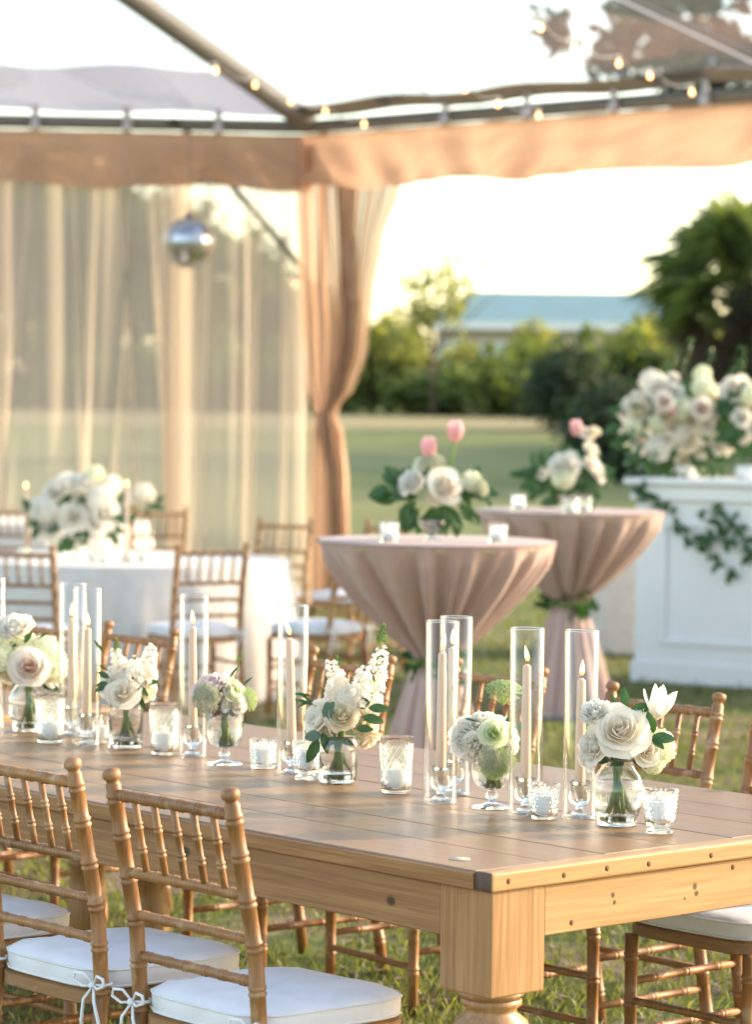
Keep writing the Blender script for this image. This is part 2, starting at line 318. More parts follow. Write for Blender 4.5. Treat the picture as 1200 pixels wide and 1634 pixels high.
M = dict(
  plank=wood('table top boards', (0.215, 0.120, 0.054), (0.345, 0.203, 0.098), (0.45, 30, 30), rough=0.38, coat=0.12, bump=0.3, rnd=0.03, wear=((0.10, 0.065, 0.045), 5.0, 0.66, 0.45)),
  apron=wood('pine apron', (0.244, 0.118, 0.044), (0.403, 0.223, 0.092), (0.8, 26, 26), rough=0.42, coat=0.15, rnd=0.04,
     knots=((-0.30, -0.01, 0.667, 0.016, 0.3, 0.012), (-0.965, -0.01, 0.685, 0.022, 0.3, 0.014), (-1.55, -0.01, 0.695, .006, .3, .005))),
  apron_end=wood('pine end apron', (0.353, 0.185, 0.071), (0.521, 0.311, 0.134), (26, 0.8, 26), rough=0.42, coat=0.15, rnd=0.04,  # same pine as the sides, painted lighter where light meets the table end
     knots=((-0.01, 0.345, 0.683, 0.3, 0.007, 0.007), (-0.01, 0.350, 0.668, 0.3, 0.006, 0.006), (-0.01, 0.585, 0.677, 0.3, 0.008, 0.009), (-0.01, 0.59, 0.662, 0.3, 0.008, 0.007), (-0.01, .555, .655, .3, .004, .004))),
  edgeb=wood('rounded edge board', (0.235, 0.109, 0.040), (0.403, 0.218, 0.088), (0.8, 26, 26), rough=0.38, coat=0.2, rnd=0.03),
  endgrain=simple('dark end grain', (0.10, 0.062, 0.045), 0.7, var=0.3, vscale=60),
  plug=simple('dowel plugs', (0.13, 0.06, 0.03), 0.9, var=0.2),
  palewood=simple('pale filler', (0.50, 0.42, 0.30), 0.5),
  leg=wood('turned pine leg', (0.277, 0.139, 0.052), (0.445, 0.252, 0.105), (22, 22, 0.8), rough=0.42, coat=0.15, rnd=0.05),
  chair=wood('golden chair wood', (0.200, 0.084, 0.024), (0.376, 0.180, 0.060), (16, 16, 1.6), rough=0.50, coat=0.06, rnd=0.17, wear=((0.52, 0.36, 0.21), 16.0, 0.58, 0.55), edge=(0.60, 0.44, 0.28)),
  chairx=wood('golden rail wood', (0.200, 0.084, 0.024), (0.376, 0.180, 0.060), (1.6, 16, 16), rough=0.50, coat=0.06, rnd=0.17, wear=((0.52, 0.36, 0.21), 16.0, 0.58, 0.55), edge=(0.60, 0.44, 0.28)),
  ring=simple('worn ring edges', (0.62, 0.45, 0.28), 0.5, var=0.3, vscale=120),
  cushion=fabric('white cushion cotton', (0.72, 0.71, 0.735), bump=.5),
  ribbon=fabric('white ribbon ties', (0.80, 0.80, 0.82)),
  glass=glass_mat('clear pressed glass', 1.48, 0.06, (0.99, 1.0, 0.995)),
  thick=glass_mat('thick clear glass', 1.47, 0.10, (0.985, 1.0, 0.995)),
  water=glass_mat('water', 1.33, 0.12),
  hurricane=thin_glass('hurricane glass', 0.025, 0.80, 2.3),
  film=thin_glass('clear vinyl roof', 0.05, 0.45, 2.0, (0.74, 0.76, 0.80), milk=0.05),
  taper=simple('greige wax', (0.64, 0.475, 0.35), 0.45, var=0.04, sub=0.25),
  wax=simple('white wax', (0.86, 0.85, 0.86), 0.5, var=0.03, sub=0.3),
  wick=simple('charred wick', (0.015, 0.012, 0.01), 0.9),
  flame=flame_mat(),
  stem=leaf_mat('cut stems', (0.10, 0.17, 0.035), (0.22, 0.30, 0.09), 0.1),
  leaf=leaf_mat('glossy bouquet leaves', (0.018, 0.062, 0.020), (0.045, 0.12, 0.032), 0.25, 0.42),
  leafgrey=leaf_mat('grey green leaves', (0.06, 0.12, 0.085), (0.11, 0.18, 0.12), 0.2, 0.5),
  white=petal_mat('white petals', (0.90, 0.87, 0.80)),
  cream=petal_mat('cream petals', (0.86, 0.80, 0.66), (0.86, 0.80, 0.60)),
  ivory=petal_mat('ivory petals', (0.90, 0.86, 0.77), (0.88, 0.80, 0.70)),
  blush=petal_mat('blush hearted petals', (0.90, 0.85, 0.78), (0.85, 0.62, 0.52)),
  palepink=petal_mat('pale pink petals', (0.86, 0.74, 0.72)),
  pink=petal_mat('pink tulip petals', (0.86, 0.56, 0.56)),
  greenish=petal_mat('greenish white petals', (0.80, 0.84, 0.64), (0.68, 0.76, 0.44)),
  hyd=petal_mat('hydrangea florets', (0.84, 0.86, 0.68), isl=0.1),
  lace=petal_mat('lace flower green', (0.66, 0.76, 0.42), isl=0.25),
  lacew=petal_mat('lace flower pale', (0.78, 0.82, 0.62), isl=0.25),
  bud=petal_mat('green buds', (0.25, 0.38, 0.12), isl=0.25),
  heart=simple('yellow stamens', (0.55, 0.38, 0.06), 0.8),
  linen=fabric('white table linen', (0.66, 0.61, 0.57), trans=0.08),
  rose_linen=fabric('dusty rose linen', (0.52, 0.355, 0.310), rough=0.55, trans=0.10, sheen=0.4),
  rose_top=fabric('dusty rose linen top', (0.37, 0.265, 0.255), rough=0.7, sheen=0.15),  # same cloth as the skirt, colour darkened to offset sky light on top
  sheer=sheer_mat('tan sheer curtain', (0.72, 0.61, 0.50), 0.56),
  sheer_swag=sheer_mat('tan sheer swag', (0.56, 0.42, 0.31), 0.74),
  sheer_thick=sheer_mat('tan gathered curtain', (0.82, 0.59, 0.42), 0.66),
  valance=fabric('tan valance cloth', (0.54, 0.35, 0.245), trans=0.42),
  metal=simple('tent aluminium', (0.17, 0.165, 0.16), 0.55, metal=0.1, var=0.08),
  band=simple('eave strap webbing', (0.36, 0.32, 0.30), 0.8),
  vinyl=fabric('white vinyl skirt', (0.72, 0.72, 0.78), trans=0.5),
  clip=simple('plastic clip', (0.50, 0.48, 0.56), 0.4),
  rope=simple('black knob', (0.03, 0.03, 0.035), 0.5),
  bulb=emis('warm bulb', (1.0, 0.50, 0.20), 2.2),
  cable=simple('light cable', (0.55, 0.55, 0.55), 0.6),
  mirror=simple('mirror tiles', (0.50, 0.51, 0.54), 0.22, metal=1.0, var=0.05),
  bar=simple('white painted bar', (0.72, 0.72, 0.73), 0.5, var=0.03, bump=0.1),
  ball=simple('crystal votive', (0.8, 0.8, 0.82), 0.1),
  bark=simple('bark', (0.12, 0.085, 0.06), 0.9, var=0.35, vscale=12, bump=0.6, bscale=25),
  palmbark=simple('palm boots', (0.045, 0.035, 0.028), 0.95, var=0.4, vscale=9, bump=0.8, bscale=14),
  tree=leaf_mat('tree foliage', (0.045, 0.070, 0.028), (0.11, 0.14, 0.05), 0.45),
  treelight=leaf_mat('sunlit airy foliage', (0.18, 0.21, 0.07), (0.30, 0.32, 0.12), 0.5),
  bush=leaf_mat('shrub foliage', (0.075, 0.12, 0.045), (0.19, 0.24, 0.09), 0.55),
  darkbush=leaf_mat('dark shrub foliage', (0.022, 0.042, 0.024), (0.050, 0.080, 0.038), 0.3),
  olive=leaf_mat('olive shrub foliage', (0.18, 0.21, 0.075), (0.30, 0.31, 0.12), 0.55),
  oak=leaf_mat('oak foliage', (0.030, 0.046, 0.038), (0.060, 0.080, 0.060), 0.2, tc=(1, 1.1, .9)),
  frond=leaf_mat('palm fronds', (0.065, 0.105, 0.045), (0.18, 0.22, 0.09), 0.45),
  deadfrond=leaf_mat('dead palm fronds', (0.045, 0.035, 0.022), (0.10, 0.07, 0.04), 0.2),
  grass=leaf_mat('grass blades', (0.08, 0.11, 0.035), (0.22, 0.24, 0.09), 0.35),
  straw=leaf_mat('fallen leaves', (0.16, 0.10, 0.06), (0.36, 0.24, 0.15), 0.2),
  roof=simple('teal metal roof', (0.17, 0.27, 0.27), 0.5, var=0.08, vscale=1.0),
  wall=simple('tan wall paint', (0.52, 0.44, 0.34), 0.8),
  trim=simple('white trim', (0.78, 0.78, 0.76), 0.6),
  pane=simple('window pane', (0.55, 0.60, 0.64), 0.15, var=0.1, vscale=2),
)

# ------------------------------------------------------------------ ground
def ground_material():
    m, t, out = nodes('lawn'); p = t.nodes.new('ShaderNodeBsdfPrincipled'); tc = t.nodes.new('ShaderNodeTexCoord')
    a = N(t, 'ShaderNodeTexNoise'); a.inputs['Scale'].default_value = 1.3; a.inputs['Detail'].default_value = 8; L(t, tc.outputs['Object'], a.inputs['Vector'])
    b = N(t, 'ShaderNodeTexNoise'); b.inputs['Scale'].default_value = 14; b.inputs['Detail'].default_value = 8; L(t, tc.outputs['Object'], b.inputs['Vector'])
    c = N(t, 'ShaderNodeTexNoise'); c.inputs['Scale'].default_value = 0.09; c.inputs['Detail'].default_value = 4; L(t, tc.outputs['Object'], c.inputs['Vector'])
    g = ramp(t, b.outputs[0], [(0.3, (0.045, 0.065, 0.022)), (0.5, (0.10, 0.125, 0.035)), (0.7, (0.17, 0.17, 0.06))])
    d = ramp(t, b.outputs[0], [(0.3, (0.16, 0.11, 0.075)), (0.7, (0.34, 0.24, 0.17))])
    f = ramp(t, a.outputs[0], [(0.46, (1, 1, 1)), (0.62, (0, 0, 0))])
    near = mixc(t, f.outputs[0], d.outputs[0], g.outputs[0])
    h = ramp(t, c.outputs[0], [(0.35, (0.15, 0.18, 0.065)), (0.65, (0.27, 0.26, 0.115))])
    s = t.nodes.new('ShaderNodeSeparateXYZ'); L(t, tc.outputs['Object'], s.inputs[0])
    mr = t.nodes.new('ShaderNodeMapRange'); mr.inputs[1].default_value = 15; mr.inputs[2].default_value = 30; L(t, s.outputs[1], mr.inputs[0])
    col = mixc(t, mr.outputs[0], near, h.outputs[0])
    # sunlit strip of lawn in front of the hedge, painted as a tan band
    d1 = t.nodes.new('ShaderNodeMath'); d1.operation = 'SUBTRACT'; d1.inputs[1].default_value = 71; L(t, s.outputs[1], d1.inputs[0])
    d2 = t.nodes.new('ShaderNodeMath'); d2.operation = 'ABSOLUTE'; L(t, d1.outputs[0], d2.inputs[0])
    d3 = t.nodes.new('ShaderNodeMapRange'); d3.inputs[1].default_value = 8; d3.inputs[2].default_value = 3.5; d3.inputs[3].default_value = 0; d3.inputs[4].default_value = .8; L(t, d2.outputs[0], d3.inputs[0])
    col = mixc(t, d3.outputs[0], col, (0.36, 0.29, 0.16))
    L(t, col, p.inputs['Base Color']); p.inputs['Roughness'].default_value = 0.95; p.inputs['Specular IOR Level'].default_value = 0.1
    bp = t.nodes.new('ShaderNodeBump'); bp.inputs['Strength'].default_value = 0.8; bp.inputs['Distance'].default_value = 0.02; L(t, b.outputs[0], bp.inputs['Height']); L(t, bp.outputs[0], p.inputs['Normal'])
    L(t, p.outputs[0], out.inputs[0]); return m
ys = [-40, -5] + [3 + i * 1.5 for i in range(60)] + [96, 110, 130, 160, 220, 400, 900, 1800]
xs = [-1500, -600, -250, -120, -70, -40, -25, -12, -6, 0, 6, 12, 25, 40, 70, 120, 250, 600, 1500]
mb = MB(); mb.add([(x, y, ground_h(x, min(y, 130)) - (0 if y < 130 else 0.0)) for y in ys for x in xs],
    [(j * len(xs) + i, j * len(xs) + i + 1, (j + 1) * len(xs) + i + 1, (j + 1) * len(xs) + i) for j in range(len(ys) - 1) for i in range(len(xs) - 1)])
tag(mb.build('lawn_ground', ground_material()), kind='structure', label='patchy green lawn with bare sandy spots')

def blades(name, n, x0, x1, y0, y1, h, w, mat, lab, cat, dens=1.0, flat=False):
    x = RNG.uniform(0, 1, n * 3); y = y0 + (y1 - y0) * RNG.uniform(0, 1, n * 3) ** 0.9
    hw = 0.16 * y + 0.6; x = (x * 2 - 1) * hw
    keep = []
    for i in range(n * 3):
        d = noise.noise(Vector((x[i] * 1.6, y[i] * 1.6, 0))) + 0.5 * noise.noise(Vector((x[i] * 5, y[i] * 5, 3)))
        if d > RNG.uniform(-0.6, 0.45): keep.append(i)
        if len(keep) >= n: break
    x = x[keep]; y = y[keep]; n = len(keep)
    a = RNG.uniform(0, 2 * PI, n); hh = h * RNG.uniform(0.4, 1.3, n); ww = w * RNG.uniform(0.6, 1.3, n)
    b = RNG.uniform(0, 2 * PI, n); ln = hh * RNG.uniform(0.2, 0.9, n)
    g = np.array([ground_h(x[i], y[i]) for i in range(n)])
    if flat:
        co = np.zeros((n, 4, 3)); tilt = RNG.uniform(-0.4, 0.4, (n, 2))
        for k, (u, v) in enumerate(((-1, 0), (0, -.5), (1, 0), (0, .5))):
            co[:, k, 0] = x + (u * np.cos(a) - v * np.sin(a)) * hh; co[:, k, 1] = y + (u * np.sin(a) + v * np.cos(a)) * hh
            co[:, k, 2] = g + 0.012 + (u * tilt[:, 0] + v * tilt[:, 1]) * hh + .01
    else:
        co = np.zeros((n, 4, 3))
        dx, dy = np.cos(a) * ww, np.sin(a) * ww; lx, ly = np.cos(b) * ln, np.sin(b) * ln
        co[:, 0] = np.stack([x - dx, y - dy, g - .004], 1); co[:, 1] = np.stack([x + dx, y + dy, g - .004], 1)
        co[:, 2] = np.stack([x + dx * .6 + lx * .35, y + dy * .6 + ly * .35, g + hh * .6], 1); co[:, 3] = np.stack([x + lx, y + ly, g + hh], 1)
    me = quads_mesh(name, co.reshape(-1, 3), mat)
    return tag(link_mesh(name, me), lab, cat, kind='stuff')
def quads_mesh(name, co, mat):
    n = len(co) // 4; me = bpy.data.meshes.new(name)
    me.vertices.add(n * 4); me.vertices.foreach_set('co', co.astype(np.float32).ravel())
    me.loops.add(n * 4); me.loops.foreach_set('vertex_index', np.arange(n * 4, dtype=np.int32))
    me.polygons.add(n); me.polygons.foreach_set('loop_start', np.arange(0, n * 4, 4, dtype=np.int32))
    me.materials.append(mat); me.update(calc_edges=True); me.validate(); return me
blades('grass', 70000, -3, 3, 6.5, 15, 0.035, 0.0022, M['grass'], 'short green grass under and around the tables', 'grass')
blades('grass', 26000, -6, 6, 14, 30, 0.05, 0.006, M['grass'], 'short green grass beyond the cocktail tables', 'grass')
blades('fallen_leaves', 5000, -3, 3, 6.8, 14, 0.016, 0, M['straw'], 'small dry leaves scattered on the lawn', 'leaves', flat=True)

# ------------------------------------------------------------------ vegetation
def leaf_cloud(name, blobs, n, size, mat, hollow=0.55, clumps=10):
    """leaf-sized faces gathered in clumps through the volume of several lobes"""
    cs = []; tot = sum(b[3] * b[4] * b[5] for b in blobs)
    for (cx, cy_, cz, rx, ry, rz) in blobs:
        k = max(3, int(clumps * len(blobs) * rx * ry * rz / tot))
        for _ in range(k):
            d = RNG.normal(size=3); d /= np.linalg.norm(d); r = RNG.uniform(hollow, 1.0)
            cs.append((cx + d[0] * rx * r, cy_ + d[1] * ry * r, cz + d[2] * rz * r, RNG.uniform(0.16, 0.42) * min(rx, rz)))
    cs = np.array(cs); wgt = cs[:, 3] ** 2; wgt /= wgt.sum()
    idx = RNG.choice(len(cs), n, p=wgt); p = cs[idx, :3] + RNG.normal(size=(n, 3)) * cs[idx, 3:4] * 0.62
    u = RNG.normal(size=(n, 3)); u /= np.linalg.norm(u, axis=1)[:, None]; v = np.cross(u, RNG.normal(size=(n, 3))); v /= np.linalg.norm(v, axis=1)[:, None]
    s = size * RNG.uniform(0.5, 1.4, (n, 1))
    co = np.stack([p - u * s, p - v * s * .5, p + u * s, p + v * s * .5], 1)
    return quads_mesh(name, co.reshape(-1, 3), mat)
def limbs(trunk_h, r, blobs, seed):
    rd = random.Random(seed); mb = MB()
    mb.tube([(0, 0, -.1), (0.06 * rd.uniform(-1, 1), 0, trunk_h * .5), (0.1 * rd.uniform(-1, 1), 0, trunk_h)], [r * 1.3, r, r * .8], 8)
    for b in blobs:
        e = Vector(b[:3]); s = Vector((0, 0, trunk_h * rd.uniform(.6, 1)))
        mid = (s + e) / 2 + Vector((rd.uniform(-.2, .2), rd.uniform(-.2, .2), -.1)) * abs(b[3])
        mb.tube([s, mid, e], [r * .55, r * .35, r * .12], 6)
    return mb
TREES = {}
def tree_kind(key, blobs, n, size, mat, trunk_h, r, clumps):
    TREES[key] = (leaf_cloud('crown', blobs, n, size, mat, clumps=clumps), limbs(trunk_h, r, blobs, hash(len(key))).mesh('trunk', M['bark']))
tree_kind('broad', [(0, 0, 3.6, 2.0, 1.8, 1.5), (-1.6, .2, 3.0, 1.3, 1.2, 1.1), (1.5, -.2, 3.1, 1.4, 1.2, 1.2), (.4, .1, 4.8, 1.3, 1.2, 1.1), (-.3, 0, 2.0, 1.8, 1.3, 1.0)], 9000, .16, M['tree'], 2.4, .16, 22)
tree_kind('airy', [(0, 0, 3.0, .9, .8, .8), (1.2, .1, 3.7, .8, .6, .35), (-.6, 0, 2.3, .8, .7, .7), (2.0, 0, 3.5, .5, .4, .25), (.5, 0, 3.9, .6, .5, .3)], 1250, .10, M['treelight'], 2.2, .06, 14)
tree_kind('shrub', [(0, 0, 1.0, 1.3, 1.1, .95), (-.9, 0, .8, .8, .7, .75), (.9, .1, .85, .8, .7, .8), (.2, 0, 1.7, .8, .7, .6)], 4200, .12, M['bush'], .7, .07, 20)
tree_kind('olive', [(0, 0, 1.1, 1.2, 1.0, 1.0), (.8, 0, 1.6, .8, .7, .7), (-.7, 0, 1.5, .8, .6, .8), (0, 0, 2.2, .6, .6, .6)], 3000, .12, M['olive'], .9, .06, 18)
tree_kind('dark', [(0, 0, .9, 1.0, .9, .9), (-.5, 0, .6, .7, .6, .6), (.6, 0, .7, .7, .6, .65), (.1, 0, 1.5, .7, .6, .5)], 5000, .09, M['darkbush'], .5, .06, 22)
def tree(key, px, y, sx, sz, label, group, rz=0, name='tree', cat='tree', x=None):
    g = on_ground(px, y)
    if x is not None: g = Vector((x, y, ground_h(x, y)))
    t = thing(name, g, label, cat, group, rz)
    cr, tk = TREES[key]
    link_mesh('crown', cr, t, scale=(sx, sx, sz)); link_mesh('trunk', tk, t, scale=(sx, sx, sz)); return t
GB = 'trees beyond the lawn behind the curtain'
for (px, y, sx, sz, rz, lab) in [
    (-40, 84, 1.5, 1.35, .3, 'large green tree at the far left edge behind the sheer curtain'),
    (95, 88, 1.55, 1.3, 1.9, 'green tree behind the sheer curtain above the white rose centrepiece'),
    (215, 82, 1.3, 1.12, 3.0, 'green tree behind the sheer curtain left of the mirror ball'),
    (330, 90, 1.3, 1.0, 4.4, 'green tree behind the curtain directly below the mirror ball'),
    (440, 86, 1.0, .66, 5.2, 'low green tree behind the curtain beside the tied back drape')]:
    tree('broad', px, y, sx, sz, lab, GB, rz)
GS = 'shrubs along the far edge of the lawn'
for k, (key, px, y, sx, sz, rz, lab) in enumerate([
    ('shrub', 20, 80, 1.3, 1.0, .3, 'dark shrub behind the curtain, leftmost of the far hedge row'),
    ('shrub', 150, 81, 1.3, 1.0, 1.3, 'dark shrub behind the curtain above the round table flowers'),
    ('shrub', 280, 80, 1.3, .9, 2.3, 'dark shrub behind the curtain below the mirror ball'),
    ('shrub', 410, 80, 1.3, .9, 3.3, 'dark shrub behind the curtain near the tied drape'),
    ('shrub', 545, 80, 1.25, 1.0, .7, 'green shrub showing just right of the tied back drape'),
    ('olive', 615, 81, 1.2, 1.02, 2.0, 'yellow green shrub right of the tied back drape'),
    ('shrub', 690, 78, 1.1, .55, 4.0, 'low green shrub below the left end of the teal roof'),
    ('olive', 735, 80, .8, .75, 5.0, 'thin yellow green shrub before the left wall of the building'),
    ('shrub', 800, 77, 1.2, .82, 1.0, 'green shrub before the middle of the teal roofed building'),
    ('shrub', 875, 79, 1.2, .9, 2.7, 'green shrub below the right part of the teal roof'),
    ('olive', 850, 82, .6, 1.0, 3.7, 'slender yellow green shrub rising in front of the teal roof'),
    ('shrub', 965, 78, 1.3, 1.05, .2, 'tall green shrub between the building and the palm'),
    ('olive', 1030, 80, 1.2, 1.05, 1.2, 'olive coloured shrub left of the palm trunk'),
    ('olive', 1130, 76, 1.2, .95, 2.2, 'sunlit olive shrub behind the bar flowers'),
    ('shrub', 1215, 78, 1.4, 1.2, 3.2, 'green shrub at the right edge behind the palm')]):
    tree(key, px, y, sx, sz, lab, GS, rz, 'shrub', 'shrub')
tree('airy', 690, 76, .95, 1.0, 'airy pale tree with thin branches reaching over the teal roof', None, 0, 'tree', 'tree')
tree('dark', 975, 48, .78, .78, 'dark evergreen bush on the lawn left of the bar flowers', None, .5, 'bush', 'bush')
tree('dark', 905, 66, .9, .95, 'small dark bush on the lawn above the pink tulip on the rear cocktail table', None, 2.5, 'bush', 'bush')

GR = 'unseen trees right of the field, added to shade the lawn'
for (x, y, sx, sz, rz, lab) in [
    (15.5, 57.0, 1.5, 1.3, 1.0, 'unseen tree added for shade right of the field in line with the palm'), (21.5, 62.0, 1.6, 1.4, 2.0, 'unseen tree added for shade right of the field, second beyond the palm'), (28.0, 60.0, 1.7, 1.5, 3.0, 'unseen tree added for shade farthest right of the field beyond the palm'), (20, 51.0, 1.5, 1.3, 4.0, 'unseen tree added for shade right of the field, nearest one before the palm')]:
    tree('broad', 0, y, sx, sz, lab, GR, rz, x=x)  # all out of view, added to cast shade bands across the lawn
# palm
def palm():
    g = on_ground(1178, 56); t = thing('palm_tree', g, 'cabbage palm with shaggy round crown at the right edge', 'palm tree')
    S = F_PX / 56; top = at_d(1165, 462, 56).z - g.z
    mb = MB(); n = 16; pts = [(0.05 * math.sin(i), 0, top * i / n) for i in range(n + 1)]
    mb.tube(pts, [0.26 + 0.05 * (i % 2) for i in range(n + 1)], 10); mb.build('trunk', M['palmbark'], t)
    rd = random.Random(4); t.scale = (1.12, 1.12, 1.0)
    for k in range(96):
        dead = k < 26
        az = rd.uniform(0, 2 * PI); el = rd.uniform(-1.2, -.55) if dead else rd.uniform(-.5, 1.45)
        Ln = rd.uniform(.9, 1.3) if dead else rd.uniform(1.0, 1.55)
        d = Vector((math.cos(az) * math.cos(el), math.sin(az) * math.cos(el), math.sin(el)))
        base = Vector((0, 0, top + (rd.uniform(-1.2, -.2) if dead else rd.uniform(-.3, .5)))); mb = MB()
        tip = base + d * Ln * .7; mb.tube([base, tip], [.02, .012], 4)
        side = (Matrix.Rotation(rd.uniform(-1.2, 1.2), 3, d) @ d.cross(Vector((0, 0, 1)))).normalized(); upv = side.cross(d)
        for j in range(22):
            w = (j / 21 - .5) * 3.6
            dd = (d * math.cos(w) + side * math.sin(w)).normalized(); q = tip + dd * Ln * rd.uniform(.55, .75) + Vector((0, 0, -abs(w) * .12 - .12 * Ln)) + upv * rd.uniform(-.05, .05)
            nn = dd.cross(upv).normalized() * .05; m_ = tip.lerp(q, .55) + Vector((0, 0, .05))
            mb.add([tip, m_ + nn, q, m_ - nn], [(0, 1, 2, 3)])
        mb.build('frond', M['deadfrond'] if dead else M['frond'], t)
palm()
# big oak whose limbs reach in from the right above the tent
def oak():
    x0, y0 = 9.5, 38.0; t = thing('oak_tree', (x0, y0, ground_h(x0, y0)), 'big oak with dark canopy seen through the clear tent roof', 'tree')
    bl = [(-7.0, 0, 6.9, 1.0, 1.3, .9), (-6.2, 0, 6.4, 1.3, 1.3, 1.0), (-4.8, .3, 6.0, 1.7, 1.6, .95), (-3.0, 0, 6.3, 1.8, 1.6, 1.2), (-5.6, 0, 7.6, 1.6, 1.6, 1.2), (-1.2, 0, 6.4, 2.2, 2.0, 1.5), (-3.6, 0, 8.2, 2.0, 2.0, 1.5), (-1.6, 0, 9.0, 2.4, 2.0, 1.7), (1.5, 0, 7.8, 3, 2.6, 2.6)]
    link_mesh('crown', leaf_cloud('crown', bl, 42000, .17, M['oak'], clumps=22), t)
    limbs(4.0, .38, bl, 5).build('trunk', M['bark'], t)
oak()

# ------------------------------------------------------------------ far building
def building():
    y = 112.0; pL = at_d(680, 508, y); pR = at_d(1110, 508, y); s = F_PX / y
    x0, x1 = pL.x, pR.x; ze = pL.z - 0.1; zr = ze + 55 / s; dep = 8.0
    g = ground_h(0, y); t = thing('pavilion', (x0, y, g), 'tan walled building with a long teal hipped roof behind the shrubs', 'building')
    W = x1 - x0; e = ze - g; h = zr - g
    wl = MB(); wl.box((.5, 0.2, 0), (W - .5, dep - .2, e - .02)); wl.build('wall', M['wall'], t, smooth=False)
    rf = MB(); hip = 1.7
    v = [(0, -.5, e), (W, -.5, e), (W, dep + .5, e), (0, dep + .5, e), (hip, dep / 2, h), (W - hip, dep / 2, h),
         (0, -.5, e - .12), (W, -.5, e - .12), (W, dep + .5, e - .12), (0, dep + .5, e - .12)]
    rf.add(v, [(0, 1, 5, 4), (1, 2, 5), (2, 3, 4, 5), (3, 0, 4), (0, 6, 7, 1), (1, 7, 8, 2), (2, 8, 9, 3), (3, 9, 6, 0), (6, 9, 8, 7)])
    rf.build('roof', M['roof'], t, smooth=False)
    fr = MB(); fr.box((0, -.62, e - .3), (W, -.51, e - .005)); fr.build('fascia', M['trim'], t, smooth=False)
    wm = MB(); wm.box((-.55, .05, 0), (.55, .19, 1.5), .02); me = wm.mesh('window', M['trim'], False)
    pm = MB(); pm.box((-.47, .03, .08), (.47, .048, 1.42)); pe = pm.mesh('pane', M['pane'], False)
    for i in range(6):
        w = link_mesh('window', me, t, (1.0 + i * 1.55, 0, e - 2.2)); link_mesh('pane', pe, w)
building()
exec_parts = []

# ------------------------------------------------------------------ tent
TD = 24.0
K = at_d(492, 221, TD); ZT = K.z; K = Vector((K.x, K.y, 0))
uL = Vector((-1, -.085, 0)).normalized(); uR = Vector((.727, -.686, 0)).normalized()
PEAK = Vector((-6.3, 13.0, ZT + 3.3))
LC = K + uL * 9; RC = K + uR * 9; LL = 9.0
tent = thing('frame_tent', (K.x, K.y, 0), 'aluminium frame tent with clear roof over the tables', 'tent')
def loc(p): return Vector(p) - Vector((K.x, K.y, 0))
EZ = ZT + .09
def beam(name, a, b, r, mat=None, seg=10, par=None):
    mb = MB(); mb.tube([loc(a), loc(b)], r, seg); o = mb.build(name, mat or M['metal'], par or tent); auto_smooth(o, 50); return o
up = Vector((0, 0, 1))
for nm, e in (('eave_beam', LC), ('eave_beam', RC)): beam(nm, K + up * EZ, e + up * EZ, .055)
beam('hip_rafter', K + up * (EZ + .03), PEAK - up * .06, .085)
beam('hip_rafter', LC + up * (EZ + .03), PEAK - up * .06, .085)
beam('hip_rafter', RC + up * (EZ + .03), PEAK - up * .06, .085)
for p in (K + Vector((.12, .10, 0)), LC, RC): beam('tent_pole', p + up * 0, p + up * (EZ + .02), .04)
beam('corner_brace', K + up * 2.68, K + uL * 1.0 + up * (EZ - .02), .026)
def film(a, b, name='roof_film'):
    mb = MB(); A = a + up * (EZ + .10); B = b + up * (EZ + .10); P_ = PEAK + up * .06
    def fn(u, v):
        p = (A.lerp(B, u)).lerp(P_, v); sag = .10 * math.sin(PI * v) * math.sin(PI * u)
        n1 = noise.noise(Vector((u * 9, v * 6, 2))) * .035 + math.sin(u * 90 + v * 20) * .003
        return loc(p - up * (sag + n1 * (1 - v)))
    mb.grid(60, 30, fn); return mb.build(name, M['film'], tent)
film(K, LC); film(K, RC)
def border(a, b, v1, mat, name, dz):
    mb = MB(); A = a + up * (EZ + dz); B = b + up * (EZ + dz); P_ = PEAK
    mb.grid(40, 3, lambda u, v: loc((A.lerp(B, u)).lerp(P_, v * v1 * (1 + .10 * noise.noise(Vector((u * 14, 1, 1))))) - up * (.015 * math.sin(u * 40)))); return mb.build(name, mat, tent)
border(K, LC, .085, M['vinyl'], 'roof_hem', .085)
border(K, RC, .022, M['band'], 'roof_hem', .085)
# the seams of the film, welded strips running up the slope
for a, b, u in ((K, RC, .17), (K, RC, .52), (K, RC, .80), (K, LC, .45)):
    A = a.lerp(b, u) + up * (EZ + .085); mb = MB(); s_ = (b - a).normalized() * .02
    mb.grid(1, 20, lambda x, v: loc((A.lerp(PEAK, v)) + s_ * (2 * x - 1) - up * (.10 * math.sin(PI * v) + .02))); mb.build('seam', M['vinyl'], tent)
def eave_point(px, d_guess=None):
    # where the eave line crosses a pixel column
    best = None
    for u, sgn in ((uL, 0), (uR, 1)):
        for i in range(0, 900):
            p = K + u * (i * .01); x = 600 + F_PX * p.x / p.y
            if abs(x - px) < 1.2: return p, u
    return K, uL
for px in (50, 195, 341, 715, 845, 983, 1127):
    p, u = eave_point(px); mb = MB(); h = .30 if px < 400 else .14
    nrm = Vector((u.y, -u.x, 0));  nrm = nrm if nrm.y < 0 else -nrm
    rot = Matrix.Rotation(math.atan2(u.y, u.x), 4, 'Z')
    mb.box((-.028, -.012, 0), (.028, .012, h), .006, rot); mb.box((-.035, -.03, -.05), (.035, .03, .02), .008, rot)
    mb.build('film_clip', M['clip'], tent, loc(p + nrm * .09 + up * (EZ - .02)))
mb = MB(); mb.ico((0, 0, 0), .045, 2, (1.2, 1, .8)); p, u = eave_point(272); mb.build('clamp_knob', M['rope'], tent, loc(p + Vector((0, -.10, EZ + .01))))

